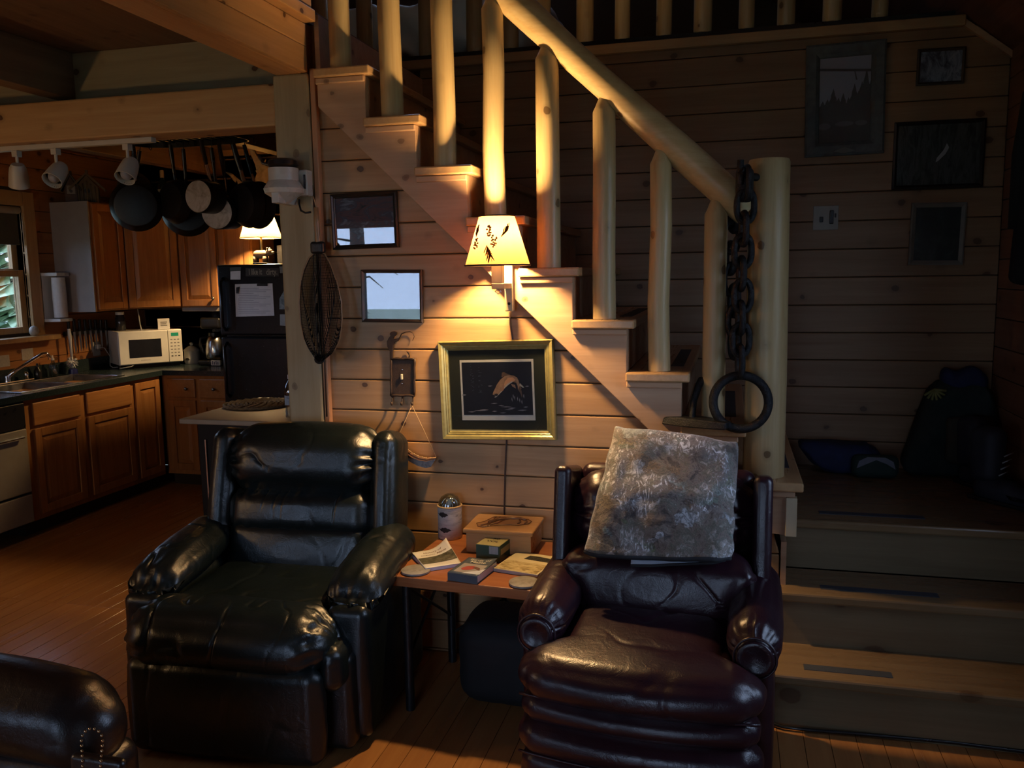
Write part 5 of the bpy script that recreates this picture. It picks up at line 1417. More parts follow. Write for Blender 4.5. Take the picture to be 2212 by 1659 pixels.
# dishwasher at the near end
dw = thing('dishwasher', 'tan fronted dishwasher at the near end of the kitchen counter', 'dishwasher', (-4.5, 3.92, 0))
TAN = plain('tan_enamel', (.30,.26,.20), .35, var=.05)
MB().box(KX + .001, FX, 3.60, 4.235, TOE, CT - .001).build('body', plain('dark_enamel', (.03,.028,.026), .4), dw, world=True)
MB().box(FX + .001, FX + .03, 3.61, 4.215, .30, .70).build('door', TAN, dw, world=True, bevel=.006)
MB().box(FX + .001, FX + .028, 3.61, 4.215, .705, .86).build('control_panel', plain('panel_black', (.02,.02,.022), .3), dw, world=True, bevel=.004)
MB().box(FX + .001, FX + .03, 3.61, 4.215, .11, .285).build('kick_panel', TAN, dw, world=True, bevel=.006)
MB().tube([(FX + .05, 3.66, .655), (FX + .05, 4.17, .655)], .008, 8).build('handle', STEEL, dw, smooth='auto', world=True)
# worktop with sink cut-out
SINK = (-4.70, -4.27, 4.28, 5.19)
COUNTER = plain('green_laminate', (.020,.032,.036), .25, var=.25, scale=160)
m = MB(); ex = -4.19; x0, x1, y0, y1 = SINK
m.box(KX + .001, ex, 3.58, y0, CT, .91).box(KX + .001, ex, y1, KY - .001, CT, .91).box(KX + .001, x0, y0, y1, CT, .91).box(x1, ex, y0, y1, CT, .91)
m.box(ex, -3.575, 5.53, KY - .001, CT, .91)
wt = m.build('worktop', COUNTER); tag(wt, 'dark green laminate L shaped kitchen worktop', 'worktop')
bsp = MB().box(KX + .001, KX + .021, 3.58, KY - .022, .9105, 1.0).box(KX + .001, -3.575, KY - .021, KY - .001, .9105, 1.0).build('backsplash', COUNTER, wt)
sk = thing('sink', 'stainless steel double bowl sink set in the green worktop', 'sink', ((x0+x1)/2, (y0+y1)/2, .91))
ym = 4.74
m = MB()
for (a, b) in ((y0 + .02, ym - .015), (ym + .015, y1 - .02)):
    xa, xb = x0 + .02, x1 - .02; zb = .76
    v = [(xa,a,.913),(xb,a,.913),(xb,b,.913),(xa,b,.913),(xa+.03,a+.03,zb),(xb-.03,a+.03,zb),(xb-.03,b-.03,zb),(xa+.03,b-.03,zb)]
    m.add(v, [(4,5,6,7),(0,4,5,1)[::-1],(1,5,6,2)[::-1],(2,6,7,3)[::-1],(3,7,4,0)[::-1]])
m.build('bowls', STEEL, sk, world=True)
MB().box(x0 - .012, x1 + .012, y0 - .012, y0 + .02, .9102, .916).box(x0 - .012, x1 + .012, y1 - .02, y1 + .012, .9102, .916).box(x0 - .012, x0 + .02, y0 + .02, y1 - .02, .9102, .916).box(x1 - .02, x1 + .012, y0 + .02, y1 - .02, .9102, .916).box(x0 + .02, x1 - .02, ym - .015, ym + .015, .9102, .916).build('rim', STEEL, sk, world=True, bevel=.002)
fa = thing('faucet', 'chrome single lever kitchen faucet at the sink', 'faucet', (-4.755, 4.72, .916))
b0 = Vector((-4.755, 4.62, .9165))
MB().box(-4.78, -4.725, 4.50, 4.86, .911, .925).build('deck_plate', CHROME, fa, world=True, bevel=.004)
e1 = onX(100, 763, -4.60)
MB().tube([(-4.755, 4.66, .925), (-4.755, 4.66, .965)], .02, 14).build('base', CHROME, fa, smooth='auto', world=True)
MB().tube([Vector((-4.755, 4.66, .955)), Vector((-4.73, 4.72, 1.0)), e1 + Vector((0, -.03, .0)), e1, e1 + Vector((.01, .012, -.02)), e1 + Vector((.012, .014, -.045))], [.014, .013, .011, .012, .011, .010], 12).build('spout', CHROME, fa, smooth=True, world=True)
for yy in (4.53, 4.82):
    MB().lathe([(.016, 0), (.012, .02), (.017, .035), (.010, .05), (0, .052)], 12, (-4.752, yy, .925)).build('handle', CHROME, fa, smooth=True, world=True)
# bottles, brush and cards around the sink
def bottle(name, label, loc, prof, mat, cap=None, cat='bottle'):
    o = thing(name, label, cat, loc)
    MB().lathe(prof, 18).build('bottle_body', mat, o, smooth='auto')
    if cap: MB().lathe(cap, 14).build('cap', WHITEP if cap[0][0] > .0085 else BLACKP, o, smooth='auto')
    return o
bottle('soap_bottle', 'clear soap bottle with pale label behind the sink', (-4.745, 5.06, .911), [(.028,0),(.030,.004),(.030,.085),(.012,.105),(.011,.12)], glass_thin('soap_plastic', .1, (.55,.6,.6)), [(.011,.12),(.011,.135),(.005,.137),(.005,.155),(0,.156)])
bottle('soap_bottle', 'short dark soap bottle beside the faucet', (-4.76, 4.93, .911), [(.024,0),(.026,.004),(.026,.06),(.012,.08),(.011,.09)], BLACKP, [(.008,.09),(.008,.11),(0,.112)])
a = onX(135, 800, -4.72)
db = thing('dish_brush', 'white bristle dish brush standing in a blue holder by the sink', 'brush', (-4.735, 5.235, .911))
MB().lathe([(.030, 0), (.034, .004), (.030, .035), (.022, .04)], 18).build('holder', plain('cobalt_plastic', (.012,.016,.10), .3), db, smooth='auto')
m = MB(); rd = random.Random(3)
m.ball((0,0,.085), .02, 12, 8)
for i in range(70):
    th, ph = rd.uniform(0, 2*PI), math.acos(rd.uniform(-1, 1)); d_ = Vector((math.cos(th)*math.sin(ph), math.sin(th)*math.sin(ph), math.cos(ph)))
    m.tube([Vector((0,0,.085)) + d_*.015, Vector((0,0,.085)) + d_*.044], [.006, .003], 4)
m.build('bristles', plain('white_bristle', (.62,.62,.64), .8), db, smooth=True)
MB().tube([(0,0,.10), (0,0,.22), (-.004,0,.28), (-.006,0,.335)], [.008, .008, .014, .010], 10).build('handle', WHITEP, db, smooth=True)
for (px, w_, lab) in (((60, 765), .10, 'small white note card on the wall behind the faucet'), ((8, 780), .10, 'small white note card on the wall near the window sill end')):
    a = onX(*px, KX + .004)
    o = MB().box(0, .003, -w_/2, w_/2, -.04, .04).build('note_card', plain('card_cream', (.50,.46,.40), .7, var=.1, scale=60)); o.location = (KX + .001, a.y, a.z)
    tag(o, lab, 'card')
# round stone on the sill
a = onX(66, 722, -4.77)
o = MB().ball((0,0,.036), (.03,.035,.038), 18, 12).build('painted_stone', blotch('pale_stone', [(.20,.18,.15),(.42,.40,.36),(.55,.53,.48)], 22, rough=.5), smooth=True); o.location = (-4.775, 4.945, KWIN[2] - .02)
tag(o, 'pale round stone standing on the kitchen window sill', 'stone')
# roller blind
rb = thing('roller_blind', 'grey green roller blind at the top of the kitchen window', 'blind', (KX - .01, (KWIN[0]+KWIN[1])/2, KWIN[3]))
MB().tube([(KX - .02, KWIN[0] + .01, KWIN[3] - .03), (KX - .02, KWIN[1] - .01, KWIN[3] - .03)], .026, 16).build('roller', plain('blind_cream', (.40,.38,.32), .6), rb, smooth='auto', world=True)
MB().box(KX - .024, KX - .021, KWIN[0] + .02, KWIN[1] - .02, 1.865, KWIN[3] - .04).build('fabric', plain('blind_grey', (.060,.065,.060), .9, var=.06), rb, world=True)
MB().box(KX - .028, KX - .016, KWIN[0] + .02, KWIN[1] - .02, 1.855, 1.872).build('hem_bar', plain('blind_grey', (.060,.065,.060), .9), rb, world=True)
# paper towel holder on the end of the wall cabinet
pt = thing('paper_towel_holder', 'white paper towel holder mounted upright beside the kitchen window', 'paper towel holder', (KX + .09, 5.165, 1.31))
MB().box(KX + .001, KX + .018, 5.095, 5.235, 1.325, 1.64).build('back_plate', WHITEP, pt, world=True, bevel=.003)
for (za, zb) in ((1.305, 1.328), (1.635, 1.660)):
    MB().prism([(KX + .001, 5.09), (KX + .14, 5.105), (KX + .155, 5.165), (KX + .14, 5.225), (KX + .001, 5.24)], 'z', za, zb).build('bracket', WHITEP, pt, world=True, bevel=.004)
MB().lathe([(.018, 1.335), (.046, 1.335), (.048, 1.50), (.046, 1.625), (.018, 1.625)], 24, (KX + .095, 5.165, 0)).build('towel_roll', plain('towel_paper', (.74,.74,.74), .9, var=.05, scale=60), pt, smooth='auto', world=True)

# ------------------------------------------------------------------ wall cabinets
UB, UT = 1.375, 2.165
UL = thing('wall_cabinet', 'oak wall cabinet beside the kitchen window, window light painted on its end panel', 'cabinet', (-4.66, 5.42, UB))
MB().box(KX + .001, -4.502, 5.256, 5.589, UB, UT).build('body', OAK, UL, world=True)
MB().box(KX + .001, -4.502, 5.244, 5.2555, UB - .006, UT + .004).build('end_panel', GREYPANEL, UL, world=True)
cab_door(UL, frame_mat((-4.502, 5.27, UB + .01), (0, 1, 0), (1, 0, 0)), .305, UT - UB - .02)
UC = thing('wall_cabinet', 'diagonal oak corner wall cabinet with one wide door', 'cabinet', (-4.55, 5.9, UB))
MB().prism([(KX + .001, 5.59), (-4.502, 5.59), (-4.22, 5.868), (-4.22, KY - .001), (KX + .001, KY - .001)], 'z', UB, UT).build('body', OAK, UC, world=True)
d = Vector((-4.22 + 4.502, 5.868 - 5.59, 0)); nn = Vector((d.y, -d.x, 0)).normalized()
o_ = Vector((-4.502, 5.59, UB + .01)) + d.normalized()*.012
cab_door(UC, frame_mat(o_, d, nn), d.length - .024, UT - UB - .02)
UR = thing('wall_cabinet', 'oak wall cabinet above the coffee maker', 'cabinet', (-4.05, 6.03, UB))
MB().box(-4.219, -3.866, 5.869, KY - .001, UB, UT).build('body', OAK, UR, world=True)
cab_door(UR, frame_mat((-4.205, 5.868, UB + .01), (1, 0, 0), (0, -1, 0)), .325, UT - UB - .02, knob=(.29, .06))
UF = thing('wall_cabinet', 'oak wall cabinet half hidden by the fridge', 'cabinet', (-3.7, 6.03, UB))
MB().box(-3.864, -3.57, 5.869, KY - .001, UB, UT).build('body', OAK, UF, world=True)
cab_door(UF, frame_mat((-3.852, 5.868, UB + .01), (1, 0, 0), (0, -1, 0)), .27, UT - UB - .02)
MB().box(-4.219, -3.57, 5.866, 5.878, UB - .03, UB - .001).build('light_rail', GREYPANEL, UR, world=True)

# ------------------------------------------------------------------ microwave
a, b = onZ(258, 790, .943), onZ(396, 780, .943)
an = math.atan2(b.y - a.y, b.x - a.x); mw_w = (b - a).length
mw = thing('microwave', 'white countertop microwave angled in the kitchen corner', 'microwave', (a.x, a.y, .911), an)
MH = .262
MB().box(0, mw_w, 0, .33, .03, .03 + MH).build('case', WHITEP, mw, bevel=.006)
MB().box(.02, mw_w - .02, .02, .30, 0, .03).build('feet', BLACKP, mw)
dr = MB().box(.004, mw_w*.765, -.018, -.0005, .036, .026 + MH).build('door', WHITEP, mw, bevel=.004)
MB().box(mw_w*.155, mw_w*.655, -.0195, -.0182, .085, .085 + MH*.54).build('door_window', plain('micro_glass', (.015,.017,.026), .15), dr)
o = text_mesh('EMERSON', .016, 'lettering', plain('grey_ink', (.35,.35,.36), .6), dr, Matrix.Translation((mw_w*.40, -.0195, .062)) @ Matrix.Rotation(PI/2, 4, 'X'))
pn = MB().box(mw_w*.775, mw_w - .004, -.016, -.0005, .036, .026 + MH).build('control_panel', WHITEP, mw, bevel=.003)
MB().box(mw_w*.82, mw_w*.94, -.0172, -.0162, .03 + MH*.80, .03 + MH*.90).build('display', emit_mat('green_display', (.10,.75,.25), .25), pn)
for r in range(6):
    for c_ in range(3):
        MB().box(mw_w*(.805 + .055*c_), mw_w*(.805 + .055*c_) + .015, -.0172, -.0162, .03 + MH*(.68 - .10*r), .03 + MH*(.68 - .10*r) + .008).build('button', plain('button_grey', (.22,.22,.23), .5) if (r, c_) not in ((5, 0), (5, 2)) else BLACKP, pn)
# on top: card and glass jar
tp = .911 + .03 + MH
def mwp(x, y): return Vector((a.x + math.cos(an)*x - math.sin(an)*y, a.y + math.sin(an)*x + math.cos(an)*y, tp + .001))
q = mwp(mw_w*.76, .06)
cdd = thing('sign_card', 'small white standing card with grey lettering on the microwave', 'card', tuple(q), an)
MB().box(-.045, .045, 0, .004, 0, .085).build('card', PAPER, cdd)
m = MB()
for r in range(3): m.box(-.026, .026 - .006*(r % 2), -.001, 0, .026 + r*.013, .034 + r*.013)
m.build('print', plain('card_print', (.25,.25,.25), .7), cdd)
q = mwp(mw_w*.14, .17)
bottle('glass_jar', 'dark glass jar standing on the microwave', tuple(q), [(.035,0),(.038,.004),(.038,.10),(.03,.115),(.03,.125)], plain('smoked_glass', (.03,.03,.035), .08, var=.1), [(.033,.125),(.033,.145),(0,.146)], 'jar')
# crock and coffee maker
a2 = onZ(416, 785, .911); a2.y = min(a2.y, 6.05)
cr_ = thing('crock', 'white lidded ceramic crock between microwave and coffee maker', 'crock', (a2.x, a2.y, .911))
CER = plain('white_ceramic', (.58,.57,.55), .25, var=.06)
MB().lathe([(.056,0),(.060,.006),(.064,.06),(.062,.10),(.064,.106)], 28).build('pot', CER, cr_, smooth='auto')
MB().lathe([(.066,.107),(.060,.118),(.030,.140),(.010,.146),(.010,.152),(.016,.160),(.014,.170),(0,.174)], 28).build('lid', CER, cr_, smooth='auto')
MB().prism([(-.018,.035),(-.012,.050),(.008,.052),(.012,.042),(.020,.040),(.012,.034),(.006,.036),(-.006,.034)], 'y', -.0668, -.062).build('moose_decal', BLACKP, cr_)
a3 = onZ(452, 783, .911)
cm = thing('coffee_maker', 'black coffee maker with a steel thermal carafe beside the fridge', 'coffee maker', (-4.0, 6.0, .911)); cm.scale = (1.15, 1.15, 1.05)
MB().rbox((0, .0, .02), (.19, .24, .04), .012, 4).build('base', BLACKP, cm, smooth='auto')
MB().rbox((.0, .085, .19), (.17, .07, .32), .012, 4).build('tower', BLACKP, cm, smooth='auto')
MB().rbox((.01, .0, .32), (.16, .22, .09), .02, 4).build('head', BLACKP, cm, smooth='auto')
MB().lathe([(.05, .36), (.045, .40), (.03, .42), (0, .425)], 20, (.015, 0, 0)).build('filter_lid', BLACKP, cm, smooth='auto')
cf = MB().lathe([(.060,.045),(.066,.055),(.070,.10),(.064,.17),(.048,.215),(.044,.22)], 28, (-.005, -.03, 0)).build('carafe', STEEL, cm, smooth='auto')
MB().tube([(-.052,-.05,.215), (-.092,-.07,.205), (-.098,-.07,.15), (-.085,-.06,.10), (-.062,-.05,.075)], .010, 10).build('carafe_handle', BLACKP, cf, smooth=True)
MB().lathe([(.046,.22),(.046,.245),(.03,.25)], 22, (-.005,-.03,0)).build('carafe_lid', BLACKP, cf, smooth='auto')
tg = MB().box(.015, .085, -.124, -.1215, .004, .044).build('tag_label', PAPER, cm)
m = MB()
for i in range(4): m.box(.024 + .014*i, .030 + .014*i, -.1252, -.1242, .010, .038 - .006*(i % 2))
m.build('tag_print', plain('navy_ink', (.04,.05,.14), .6), tg)
# knife rack, outlet and cords
kr = thing('knife_rack', 'magnetic rack of kitchen knives on the wall below the corner cabinet', 'knife rack', (KX + .02, 5.50, 1.18))
MB().box(KX + .001, KX + .022, 5.27, 5.75, 1.190, 1.222).build('bar', BLACK, kr, world=True)
for i in range(8):
    y = 5.30 + .056*i; hl = .10 - .004*i; bl_ = .18 - .012*(i % 4)
    k = MB().prism([(y - .012, 1.215), (y + .012, 1.215), (y + .011, 1.215 - bl_ + .03), (y - .002, 1.215 - bl_)], 'x', KX + .023, KX + .0255).build('knife_blade', STEEL, kr, world=True)
    MB().box(KX + .0225, KX + .036, y - .010, y + .010, 1.216, 1.216 + hl).build('knife_handle', BLACKP, k, world=True, bevel=.002)
ot = thing('outlet', 'white wall outlet with a plug behind the microwave', 'outlet', (KX + .001, 5.60, 1.06))
MB().box(KX + .001, KX + .008, 5.56, 5.635, 1.01, 1.12).build('plate', plain('plate_white', (.45,.42,.38), .5), ot, world=True, bevel=.002)
MB().box(KX + .008, KX + .035, 5.58, 5.615, 1.065, 1.10).build('plug', WHITEP, ot, world=True, bevel=.004)
CW = plain('white_cord', (.42,.41,.38), .5)
MB().tube([(KX + .03, 5.60, 1.08), (KX + .07, 5.61, 1.07), (KX + .09, 5.64, 1.0), (KX + .10, 5.62, .93), (KX + .14, 5.60, .918), (KX + .20, 5.66, .918)], .004, 6).build('cord', CW, ot, smooth=True, world=True)
cc_ = MB().tube([(-4.50, 5.70, 1.374), (-4.49, 5.70, 1.25), (-4.46, 5.70, 1.12), (-4.44, 5.66, 1.0), (-4.50, 5.58, .93), (-4.56, 5.52, .918), (-4.60, 5.58, .93), (-4.56, 5.62, .96)], .005, 6).build('appliance_cord', CW, smooth=True)
tag(cc_, 'pale cord dropping from the corner cabinet behind the microwave', 'cord')

# ------------------------------------------------------------------ fridge
fr_ = thing('fridge', 'black top freezer fridge with papers and a slogan on its door', 'fridge', (-3.17, 5.75, 0))
FRB = plain('black_appliance', (.008,.009,.011), .24, var=.15, scale=60)
fx0, fx1, fy = -3.545, -2.79, 5.35
MB().box(fx0 + .01, fx1 - .01, fy + .062, KY - .04, .02, 1.69).build('cabinet', FRB, fr_, world=True, bevel=.004)
fz = MB().box(fx0, fx1, fy, fy + .06, 1.195, 1.695).build('freezer_door', FRB, fr_, world=True, bevel=.012)
fd = MB().box(fx0, fx1, fy, fy + .06, .06, 1.180).build('fridge_door', FRB, fr_, world=True, bevel=.012)
MB().tube([(fx0 + .05, fy - .001, 1.60), (fx0 + .05, fy - .04, 1.57), (fx0 + .05, fy - .04, 1.26), (fx0 + .05, fy - .001, 1.23)], .011, 10).build('handle', FRB, fz, smooth=True, world=True)
MB().tube([(fx0 + .05, fy - .001, 1.14), (fx0 + .05, fy - .04, 1.11), (fx0 + .05, fy - .04, .78), (fx0 + .05, fy - .001, .75)], .011, 10).build('handle', FRB, fd, smooth=True, world=True)
def FP(x, y): return onY(x, y, fy)
def sheet_on(name, q, mat, parent, t=.002):
    v = [FP(*p) for p in q]; m = MB().add([(p.x, fy - t, p.z) for p in v], [(0,1,2,3)]); return m.build(name, mat, parent, world=True)
pg = sheet_on('paper_sheet', [(508, 614), (589, 612), (593, 682), (510, 684)], PAPER, fz, .003)
m = MB()
for r in range(15):
    p, q = FP(515 + (r % 3), 623 + r*3.8), FP((560, 585, 575, 548)[r % 4], 623 + r*3.7); m.box(p.x, q.x, fy - .0036, fy - .0031, p.z - .0016, p.z + .0016)
m.build('typed_lines', plain('typed_ink', (.36,.36,.43), .7), pg, world=True)
sheet_on('magnet', [(556, 613), (579, 612), (579, 618), (556, 618)], BLACKP, pg, .006)
sheet_on('magnet', [(511, 621), (519, 619), (516, 634), (511, 634)], BLACKP, pg, .006)
sheet_on('note', [(498, 586), (520, 585), (520, 604), (498, 604)], PAPER, fz)
sheet_on('note', [(497, 578), (521, 577), (521, 584), (497, 585)], plain('note_dark', (.05,.05,.045), .6), fz)
sheet_on('photo', [(604, 576), (618, 575), (618, 590), (605, 590)], plain('note_grey', (.22,.22,.20), .6), fz)
sheet_on('photo', [(604, 645), (618, 620), (618, 668), (604, 668)], blotch('fridge_photo', [(.04,.05,.06),(.20,.26,.28),(.40,.46,.48)], 30), fz)
sheet_on('note', [(605, 679), (620, 679), (621, 704), (605, 703)], plain('note_pale', (.34,.36,.37), .6), fz)
sg = sheet_on('slogan_sign', [(531, 579), (603, 579), (603, 597), (531, 597)], plain('sign_brown', (.022,.014,.008), .4), fz, .0025)
SIGN = plain('sign_letter', (.30,.26,.19), .5)
p, q = FP(535, 588), FP(567, 588)
text_mesh('I like it', .058, 'lettering', SIGN, sg, Matrix.Translation(parent_matrix(fr_).inverted() @ Vector(((p.x + q.x)/2 + .004, fy - .0032, p.z))) @ Matrix.Rotation(PI/2, 4, 'X') @ Matrix.Diagonal((.66, 1, 1, 1)), .001)
p, q = FP(573, 588), FP(602, 588)
text_mesh('dirty.', .058, 'lettering', SIGN, sg, Matrix.Translation(parent_matrix(fr_).inverted() @ Vector(((p.x + q.x)/2, fy - .0032, p.z))) @ Matrix.Rotation(PI/2, 4, 'X') @ Matrix.Diagonal((.72, 1, 1, 1)), .001)
# table lamp with bear base on the fridge
LX, LYY = -3.345, 5.63
kl = thing('table_lamp', 'glowing table lamp with a bear figure base on top of the fridge', 'lamp', (LX, LYY, 1.695))
BEAR = plain('bear_resin', (.20,.14,.10), .6, var=.2)
MB().lathe([(.07, 0), (.07, .012), (.06, .016), (0, .016)], 24).build('plinth', BLACKP, kl, smooth='auto')
m = MB().rbox((-.01, 0, .075), (.115, .06, .06), .03, 6).rbox((.062, 0, .092), (.05, .045, .045), .02, 5).rbox((.09, 0, .086), (.025, .025, .022), .01, 4)
for (x, y) in ((-.05, -.018), (-.05, .018), (.03, -.018), (.03, .018)): m.tube([(x, y, .016), (x, y, .06)], .014, 8)
m.ball((.055, -.016, .117), .008, 8, 6).ball((.055, .016, .117), .008, 8, 6)
m.build('bear', BEAR, kl, smooth=True)
MB().tube([(0,0,.10), (0,0,.20)], .008, 10).build('stem', plain('brass', (.5,.36,.15), .3, 1.0), kl, smooth='auto')
ks = MB().lathe([(.150, .195), (.105, .335), (.060, .475)], 40, caps=False).build('lamp_shade', shade_mat('cream_shade', (.42,.29,.13), .45), kl, smooth=True)
MB().tube([(.15*math.cos(t), .15*math.sin(t), .195) for t in [2*PI*i/40 for i in range(40)]], .003, 6, closed=True).build('shade_trim', plain('shade_edge', (.55,.40,.20), .7), ks, smooth=True)
bulb(kl, (0, 0, .285), .03, 2300, world=False)
# dark radio behind the lamp
rdx = thing('radio', 'black radio on top of the fridge behind the bear lamp', 'radio', (-3.12, 5.95, 1.695))
MB().box(-.24, .14, -.08, .08, 0, .15).build('case', BLACKP, rdx, bevel=.006)
MB().lathe([(.055, 0), (.055, .004), (0, .004)], 20, (-.13, -.081, .075), Matrix.Rotation(PI/2, 3, 'X')).build('speaker_grille', plain('grille', (.03,.03,.03), .7), rdx, smooth='auto')

# ------------------------------------------------------------------ moose antler on the kitchen wall
AY = KY - .05
al = thing('moose_antler', 'broad pale moose antler on the kitchen wall above the lamp', 'antler', tuple(onY(570, 400, AY)))
def A(x, y, yy=AY): return onY(x, y, yy)
palm = [(512,383),(523,392),(538,397),(552,388),(556,372),(552,356),(543,335),(540,322),(548,322),(556,337),(566,352),(580,360),(600,362),(640,362),(650,430),(605,432),(575,430),(548,420),(530,408),(515,400)]
v = [(A(x, y).x, A(x, y).z) for x, y in palm]
MB().prism(v, 'y', AY - .012, AY + .018).build('palm', blotch('antler_bone', [(.30,.22,.12),(.58,.46,.28),(.75,.62,.42)], 12, rough=.6), al, world=True, bevel=.006)
m = MB()
for q in ([(512,391),(500,378),(488,372)], [(545,330),(541,318),(536,305)], [(556,372),(566,362),(574,345)]): m.tube([A(*p) for p in q], [.02, .014, .004], 8)
m.build('tine', blotch('antler_bone', [(.30,.22,.12),(.58,.46,.28),(.75,.62,.42)], 12, rough=.6), al, smooth=True, world=True)

# ------------------------------------------------------------------ things on top of the wall cabinets
UTZ = UT + .005
WEATH = wood('weathered_wood', (.16,.13,.09), (.09,.07,.05), 'z', knot=0, rough=.8)
def birdhouse(name, label, loc, rz, w, h, d, wall, roof, hole=True):
    o = thing(name, label, 'birdhouse', loc, rz)
    MB().prism([(-w/2, 0), (w/2, 0), (w/2, h*.55), (0, h), (-w/2, h*.55)], 'y', -d/2, d/2).build('house_body', wall, o, bevel=.002)
    for s in (-1, 1):
        MB().prism([(s*w*.78, h*.42), (0, h*1.0), (0, h*1.09), (s*w*.82, h*.50)], 'y', -d*.62, d*.62).build('roof_board', roof, o)
    MB().lathe([(w*.13, 0), (w*.13, .002), (0, .002)], 18, (0, -d/2 - .0005, h*.42), Matrix.Rotation(PI/2, 3, 'X')).build('entrance_hole', BLACKP, o)
    if hole:
        MB().tube([(0, -d/2, h*.22), (0, -d/2 - .03, h*.22)], .004, 8).build('perch', WEATH, o, smooth='auto')
        for i in range(5):
            x = -w*.36 + w*.18*i
            MB().tube([(x, -d/2 - .003, .002), (x, -d/2 - .003, h*(.50 + .28*(1 - abs(x)/(w*.5))))], .005, 6).build('bark_strip', WEATH, o, smooth=True)
    MB().box(-.008, .008, -.008, .008, h*1.05, h*1.20).build('chimney', roof, o)
    return o
RZB = math.radians(35)
birdhouse('birdhouse', 'weathered wood birdhouse on the wall cabinet above the paper towels', (-4.62, 5.40, UTZ), RZB, .15, .20, .10, WEATH, WEATH)
bh2 = birdhouse('birdhouse', 'narrow dark birdhouse with a pale front patch beside the weathered one', (-4.70, 5.33, UTZ), RZB, .085, .19, .08, plain('dark_red_paint', (.045,.02,.014), .6), plain('dark_roof', (.03,.025,.02), .7), False)
MB().box(-.028, .028, -.0415, -.0402, .06, .12).build('patch', plain('patch_grey', (.22,.21,.19), .6), bh2)
an2 = thing('driftwood', 'small pale deer antler lying on the corner wall cabinet', 'antler', (-4.45, 5.78, UTZ))
BONE = plain('small_antler', (.40,.30,.20), .6, var=.2)
MB().tube([(.02, .05, .012), (-.01, .02, .04), (-.05, -.02, .085), (-.09, -.06, .12), (-.13, -.08, .13)], [.018, .017, .014, .009, .004], 8).tube([(-.05, -.02, .085), (-.07, -.03, .13), (-.075, -.03, .16)], [.011, .008, .003], 8).tube([(-.01, .02, .04), (-.05, .01, .05), (-.10, -.01, .035)], [.012, .008, .003], 8).build('beam', BONE, an2, smooth=True)
wbo = thing('wine_bottle', 'dark wine bottle with cream label and pale capsule on the corner cabinet', 'bottle', (-4.36, 5.92, UTZ))
MB().lathe([(.036,0),(.038,.006),(.038,.165),(.030,.19),(.015,.215),(.0145,.27)], 24).build('glass', plain('bottle_green', (.012,.018,.010), .1), wbo, smooth='auto')
MB().lathe([(.0386,.06),(.0386,.135)], 24, caps=False).build('label', plain('wine_label', (.52,.44,.30), .7), wbo, smooth=True)
MB().lathe([(.0165,.225),(.0165,.278),(.012,.285),(0,.285)], 18).build('capsule', plain('capsule_cream', (.58,.42,.24), .4), wbo, smooth='auto')

# ------------------------------------------------------------------ track light along the beam
tk = thing('track_light', 'white track light with three spot heads under the kitchen beam', 'track light', (-2.9, 3.27, 2.213))
TRW = plain('track_white', (.50,.46,.38), .4, var=.04)
MB().box(-4.3, -2.44, 3.255, 3.29, 2.192, 2.2135).build('track', TRW, tk, world=True, bevel=.002)
def head(px, py, aim, s=1.0):
    top = onY(px, py, 3.27); x = top.x
    h = MB().box(x - .014, x + .014, 3.258, 3.288, 2.165, 2.191).tube([(x, 3.272, 2.17), (x, 3.272, 2.115)], .007, 10).build('spot_stem', TRW, tk, smooth='auto', world=True)
    c = Vector((x, 3.272, 2.085)); a = Vector(aim).normalized()
    M = a.to_track_quat('Z', 'Y').to_matrix()
    sh = MB().lathe([(0, -.052), (.026, -.050), (.036, -.030), (.040, .0), (.044, .055), (.042, .056), (.036, .0), (.0, -.03)], 26, c, M).build('spot_head', TRW, h, smooth='auto', world=True)
    MB().lathe([(.0415, .050), (.040, .030), (.034, .02)], 24, c, M, caps=False).build('black_baffle', BLACKP, sh, smooth=True, world=True)
    MB().ball(c + a*.030, .026, 14, 10).build('lamp_face', plain('frosted_lamp', (.28,.28,.31), .3), sh, smooth=True, world=True)
head(33, 310, (-.35, .35, -1)); head(117, 302, (.05, -.75, -.75)); head(272, 292, (.05, -.62, -.80))

# ------------------------------------------------------------------ pot rack with pans
PY = 4.30
rk = thing('pot_rack', 'black iron ceiling pot rack over the kitchen peninsula', 'pot rack', (-3.0, PY, 2.38))
def Q(x, y, yy=PY): return onY(x, y, yy)
RZ_ = 2.40
m = MB()
ov = [(-3.0 + .36*math.copysign(abs(math.cos(t))**.6, math.cos(t)), PY + .17*math.copysign(abs(math.sin(t))**.6, math.sin(t))) for t in [2*PI*i/40 for i in range(40)]]
for (z0_, z1_) in ((RZ_ - .03, RZ_ + .045),):
    n = len(ov); v = [(x, y, z0_) for x, y in ov] + [(x, y, z1_) for x, y in ov]; m.add(v, [(i, (i+1) % n, n + (i+1) % n, n + i) for i in range(n)])
m.build('band', BLACK, rk, world=True, solid=.006)
m = MB()
for i in range(15): m.tube([(-3.33 + .047*i, PY - .16, RZ_), (-3.33 + .047*i, PY + .16, RZ_)], .006, 6)
for i in range(3): m.tube([(-3.35, PY - .09 + .09*i, RZ_ + .004), (-2.65, PY - .09 + .09*i, RZ_ + .004)], .004, 6)
m.build('grid', BLACK, rk, smooth=True, world=True)
for x in (-3.3, -2.7):
    for y in (-.1, .1): MB().tube([(x, PY + y, RZ_ + .03), (x, PY + y, 2.62)], .004, 6).build('hanger', BLACK, rk, smooth=True, world=True)
hooks = MB()
for x in (282, 322, 548): 
    q = Q(x, 315); q.z = RZ_ - .02
    hooks.tube([q, q + Vector((0,0,-.035)), q + Vector((.01,0,-.045)), q + Vector((.018,0,-.03))], .0025, 6)
hooks.build('spare_hooks', BLACK, rk, smooth=True, world=True)
NONST = plain('nonstick', (.010,.010,.011), .38, .2, var=.3, scale=60)
